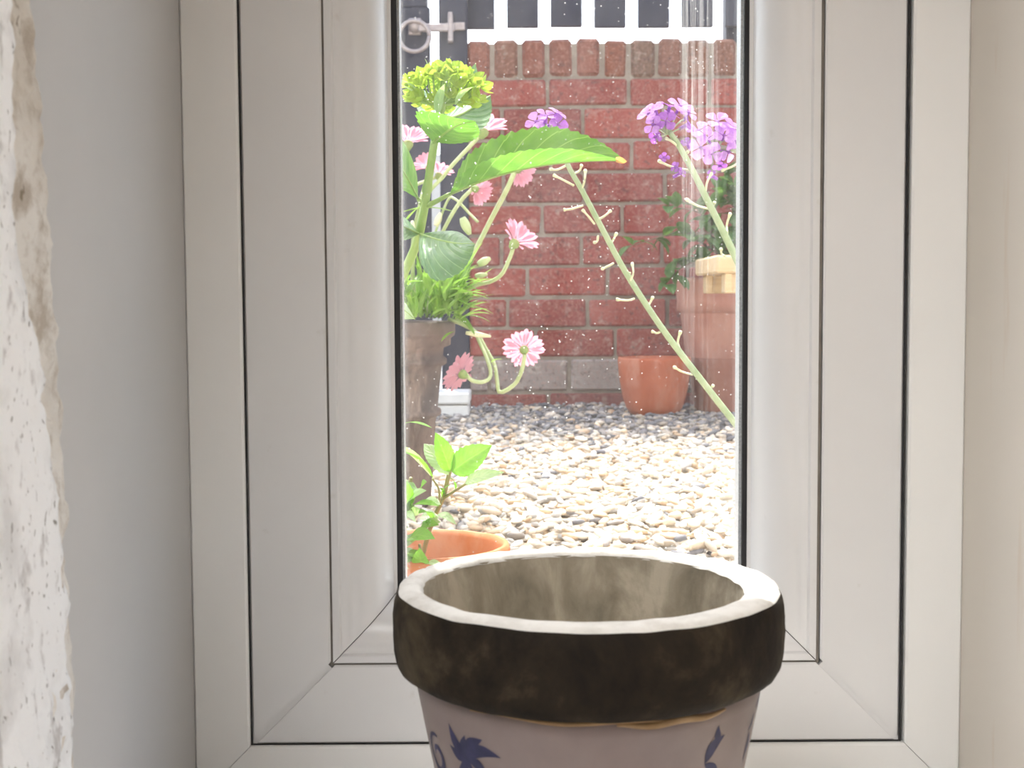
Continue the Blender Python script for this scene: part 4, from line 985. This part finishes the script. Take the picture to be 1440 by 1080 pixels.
def wflower(p, ax, s, mt='wpetal'):
    p = Vector(p); q = Vector(ax).normalized().to_track_quat('Z', 'Y'); V, F, U = [], [], []; a0 = random.uniform(0, 1.5)
    for j in range(4):
        rot = q.to_matrix() @ Matrix.Rotation(a0+j*math.pi/2, 3, 'Z') @ Matrix.Rotation(random.uniform(-.35, .15), 3, 'Y')
        v, f, u = leafp((.0006, 0, 0), (s, random.uniform(-.15, .15)*s, 0), s*.86, fold=.1, droop=.06, teeth=0, shape=.62)
        kk = len(V); V += [tuple(p+rot @ Vector(w)) for w in v]; F += [tuple(i+kk for i in g) for g in f]; U += u
    o = mk('flower', (V, F), M[mt], wf, uvs=U)
    nn = Vector(ax).normalized()
    mk('sepal_tube', tube([p-nn*.009, p-nn*.004, p+nn*.0008], .0014, .0016, 6, 6), M['wpetal_deep'], o)
    return o
px1 = 1.16/FPX
def cluster(c, d, offs_, s):
    c0 = W(c, d)
    for (dx, dz, dy, sc_, mt) in offs_:
        p = c0+Vector((dx, dy, -dz))*(d/FPX); ax = Vector((dx*.02+random.uniform(-.25, .25), -.55+dy*.03+random.uniform(-.2, .2), -dz*.03+.55))
        wflower(p, ax, s*sc_*d/FPX, mt); mk('flower_stalk', tube([c0+Vector((0, 0, -.014)), c0.lerp(p, .6)+Vector((0, 0, -.006)), p-ax.normalized()*.008], .0007, .0007, 8, 5), M['wstem'], wf)
cluster((938, 166), 1.14, [(-26, -6, -4, 1, 'wpetal'), (-16, -12, 2, .9, 'wpetal'), (18, -16, -4, 1.1, 'wpetal'), (30, -8, 3, .9, 'wpetal'), (4, -16, 6, .8, 'wpetal_deep'), (-20, 10, -6, .85, 'wpetal'), (-2, 6, -10, .9, 'wpetal_deep'), (30, 8, 4, .75, 'wpetal_deep'), (-16, 26, -2, .6, 'wpetal_deep'), (8, -6, 10, .8, 'wpetal_deep')], 18)
cluster((1004, 190), 1.15, [(-22, -6, -6, 1, 'wpetal'), (4, -18, -4, 1.05, 'wpetal'), (28, -10, -2, 1, 'wpetal'), (12, 2, -10, 1, 'wpetal'), (30, 10, -4, .95, 'wpetal'), (-20, 18, -8, 1, 'wpetal'), (-4, 26, -8, .9, 'wpetal'), (20, 24, -2, .9, 'wpetal'), (-8, 4, 6, .8, 'wpetal_deep'), (12, -10, 8, .8, 'wpetal_deep'), (8, 42, 0, .6, 'wpetal_deep')], 19)
cluster((768, 172), 1.16, [(-14, 0, -6, 1, 'wpetal'), (0, -8, -4, .95, 'wpetal'), (16, -14, 2, .9, 'wpetal'), (16, 4, -6, 1, 'wpetal_deep'), (2, 4, 4, .9, 'wpetal'), (-8, 10, 0, .8, 'wpetal')], 17)
for (a, d) in (((934, 222), 1.14), ((950, 235), 1.14), ((958, 243), 1.14), ((1000, 246), 1.15), ((965, 200), 1.14)):
    wflower(W(a, d), (random.uniform(-.6, .6), -.6, .3), .0052, 'wpetal_deep')
for k in range(26):                    # basal leaves of the wallflower, beside the window
    a = random.uniform(0, 6.28); b = Vector((wx+random.uniform(-.04, .04), wy+random.uniform(-.04, .04), .12+random.uniform(0, .08))); d = Vector((math.cos(a), math.sin(a), random.uniform(.2, .9))).normalized()
    if b.x+d.x*.07 < .29: continue
    mkleaf('leaf', leafp(b, b+d*.07, .011, teeth=0), M['sleaf'], wf)

# ---------------------------------------------------------------- mint in a terracotta bowl
mc = P(600, 764, 1.10); mr = 118*1.10/FPX; mz = mc.z
mp = empty('potted_mint', (mc.x, 1.10, 0), 'terracotta pot of bright green mint close outside the glass', 'potted plant')
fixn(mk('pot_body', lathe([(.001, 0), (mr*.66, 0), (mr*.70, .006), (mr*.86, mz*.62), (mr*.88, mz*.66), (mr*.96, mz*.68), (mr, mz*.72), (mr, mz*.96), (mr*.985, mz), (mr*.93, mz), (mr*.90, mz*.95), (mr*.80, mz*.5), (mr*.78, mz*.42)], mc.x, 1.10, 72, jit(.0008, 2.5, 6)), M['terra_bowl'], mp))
mk('soil', disc(mc.x, 1.10, mz*.62, mr*.80), M['soil'], mp)
def mst(pts_, r=.0016): mk('stem', tube([P(*q) for q in pts_], r, r*.8, 24, 7), M['mstem'], mp)
mst([(590, 800, 1.09), (602, 752, 1.08), (613, 722, 1.07), (624, 698, 1.06), (630, 672, 1.055), (637, 650, 1.05)], .0021)
mst([(622, 702, 1.06), (640, 690, 1.055), (664, 675, 1.05)], .0013)
mst([(618, 706, 1.06), (617, 688, 1.05), (608, 673, 1.045)], .0010)
mst([(560, 800, 1.10), (566, 740, 1.08), (572, 700, 1.06), (578, 672, 1.05)], .0019)
mst([(545, 800, 1.10), (540, 700, 1.08), (548, 620, 1.06), (553, 575, 1.05)], .0018)
mst([(592, 815, 1.06), (594, 790, 1.05), (590, 765, 1.05)], .0016)
def ml(a, b, w, mt='mint', up=(0, -.6, .6), fold=.2, droop=.1): mkleaf('leaf', leafp(P(*a), P(*b), w*1.05/FPX, Vector(up), fold, droop, 9, .48, .12), M[mt], mp)
ml((635, 664, 1.05), (692, 626, 1.02), 42, up=(0, -1, .25), fold=.15)
ml((633, 664, 1.05), (612, 608, 1.03), 30, up=(.2, -1, .2))
ml((631, 668, 1.05), (596, 624, 1.06), 30, 'mint_pale', up=(.1, -1, .5))
ml((610, 674, 1.045), (545, 632, 1.0), 15, 'mint', up=(-.1, -.4, 1), fold=.4)
ml((606, 670, 1.05), (540, 622, 1.02), 18, 'mint_pale', up=(-.1, .1, 1), fold=.3)
ml((654, 680, 1.05), (710, 664, 1.0), 20, 'mint_pale', up=(0, -1, .35)); ml((640, 688, 1.055), (632, 672, 1.04), 10); ml((626, 700, 1.06), (618, 686, 1.05), 9); ml((622, 700, 1.06), (633, 682, 1.04), 8)
ml((570, 720, 1.06), (562, 668, 1.02), 26, up=(.4, -1, .2)); ml((574, 716, 1.06), (600, 690, 1.02), 22, 'mint_pale', up=(0, -.8, .6)); ml((572, 722, 1.06), (618, 712, 1.01), 18, up=(0, -.7, 1)); ml((568, 720, 1.06), (540, 740, 1.01), 34, 'mint_pale', up=(0, -1, .3)); ml((566, 728, 1.06), (585, 735, 1.0), 14, 'mint_pale')
ml((610, 728, 1.06), (642, 738, 1.01), 16, 'mint_pale', up=(0, -.7, .8)); ml((608, 732, 1.06), (588, 722, 1.02), 16); ml((606, 736, 1.06), (595, 748, 1.02), 14); ml((568, 752, 1.06), (560, 776, 1.02), 22, 'mint_pale', up=(0, -1, .2))
ml((572, 762, 1.05), (612, 758, 1.0), 30, up=(0, -.8, .6)); ml((594, 790, 1.04), (590, 770, 1.0), 26, up=(0, -1, .2)); ml((596, 796, 1.04), (625, 800, 1.0), 14, 'mint_pale')
random.seed(3)
for k in range(34):
    a = (random.uniform(548, 598), random.uniform(690, 800), random.uniform(1.04, 1.08)); an = random.uniform(-.4, 3.4); r_ = random.uniform(18, 32)
    ml(a, (a[0]+r_*math.cos(an), a[1]-r_*math.sin(an)*.8, a[2]-.02), random.uniform(14, 22), random.choice(('mint', 'mint_pale')), up=(0, -.9, .6))
ml((553, 603, 1.05), (608, 602, 1.0), 12, up=(0, -.1, 1), fold=.1, droop=.08); ml((550, 600, 1.05), (562, 560, 1.02), 22, up=(.6, -1, 0)); ml((545, 640, 1.05), (566, 612, 1.02), 16); ml((540, 790, 1.06), (575, 800, 1.0), 30, 'mint_pale', up=(0, -1, .3)); ml((585, 800, 1.05), (566, 780, 1.0), 24, 'mint')
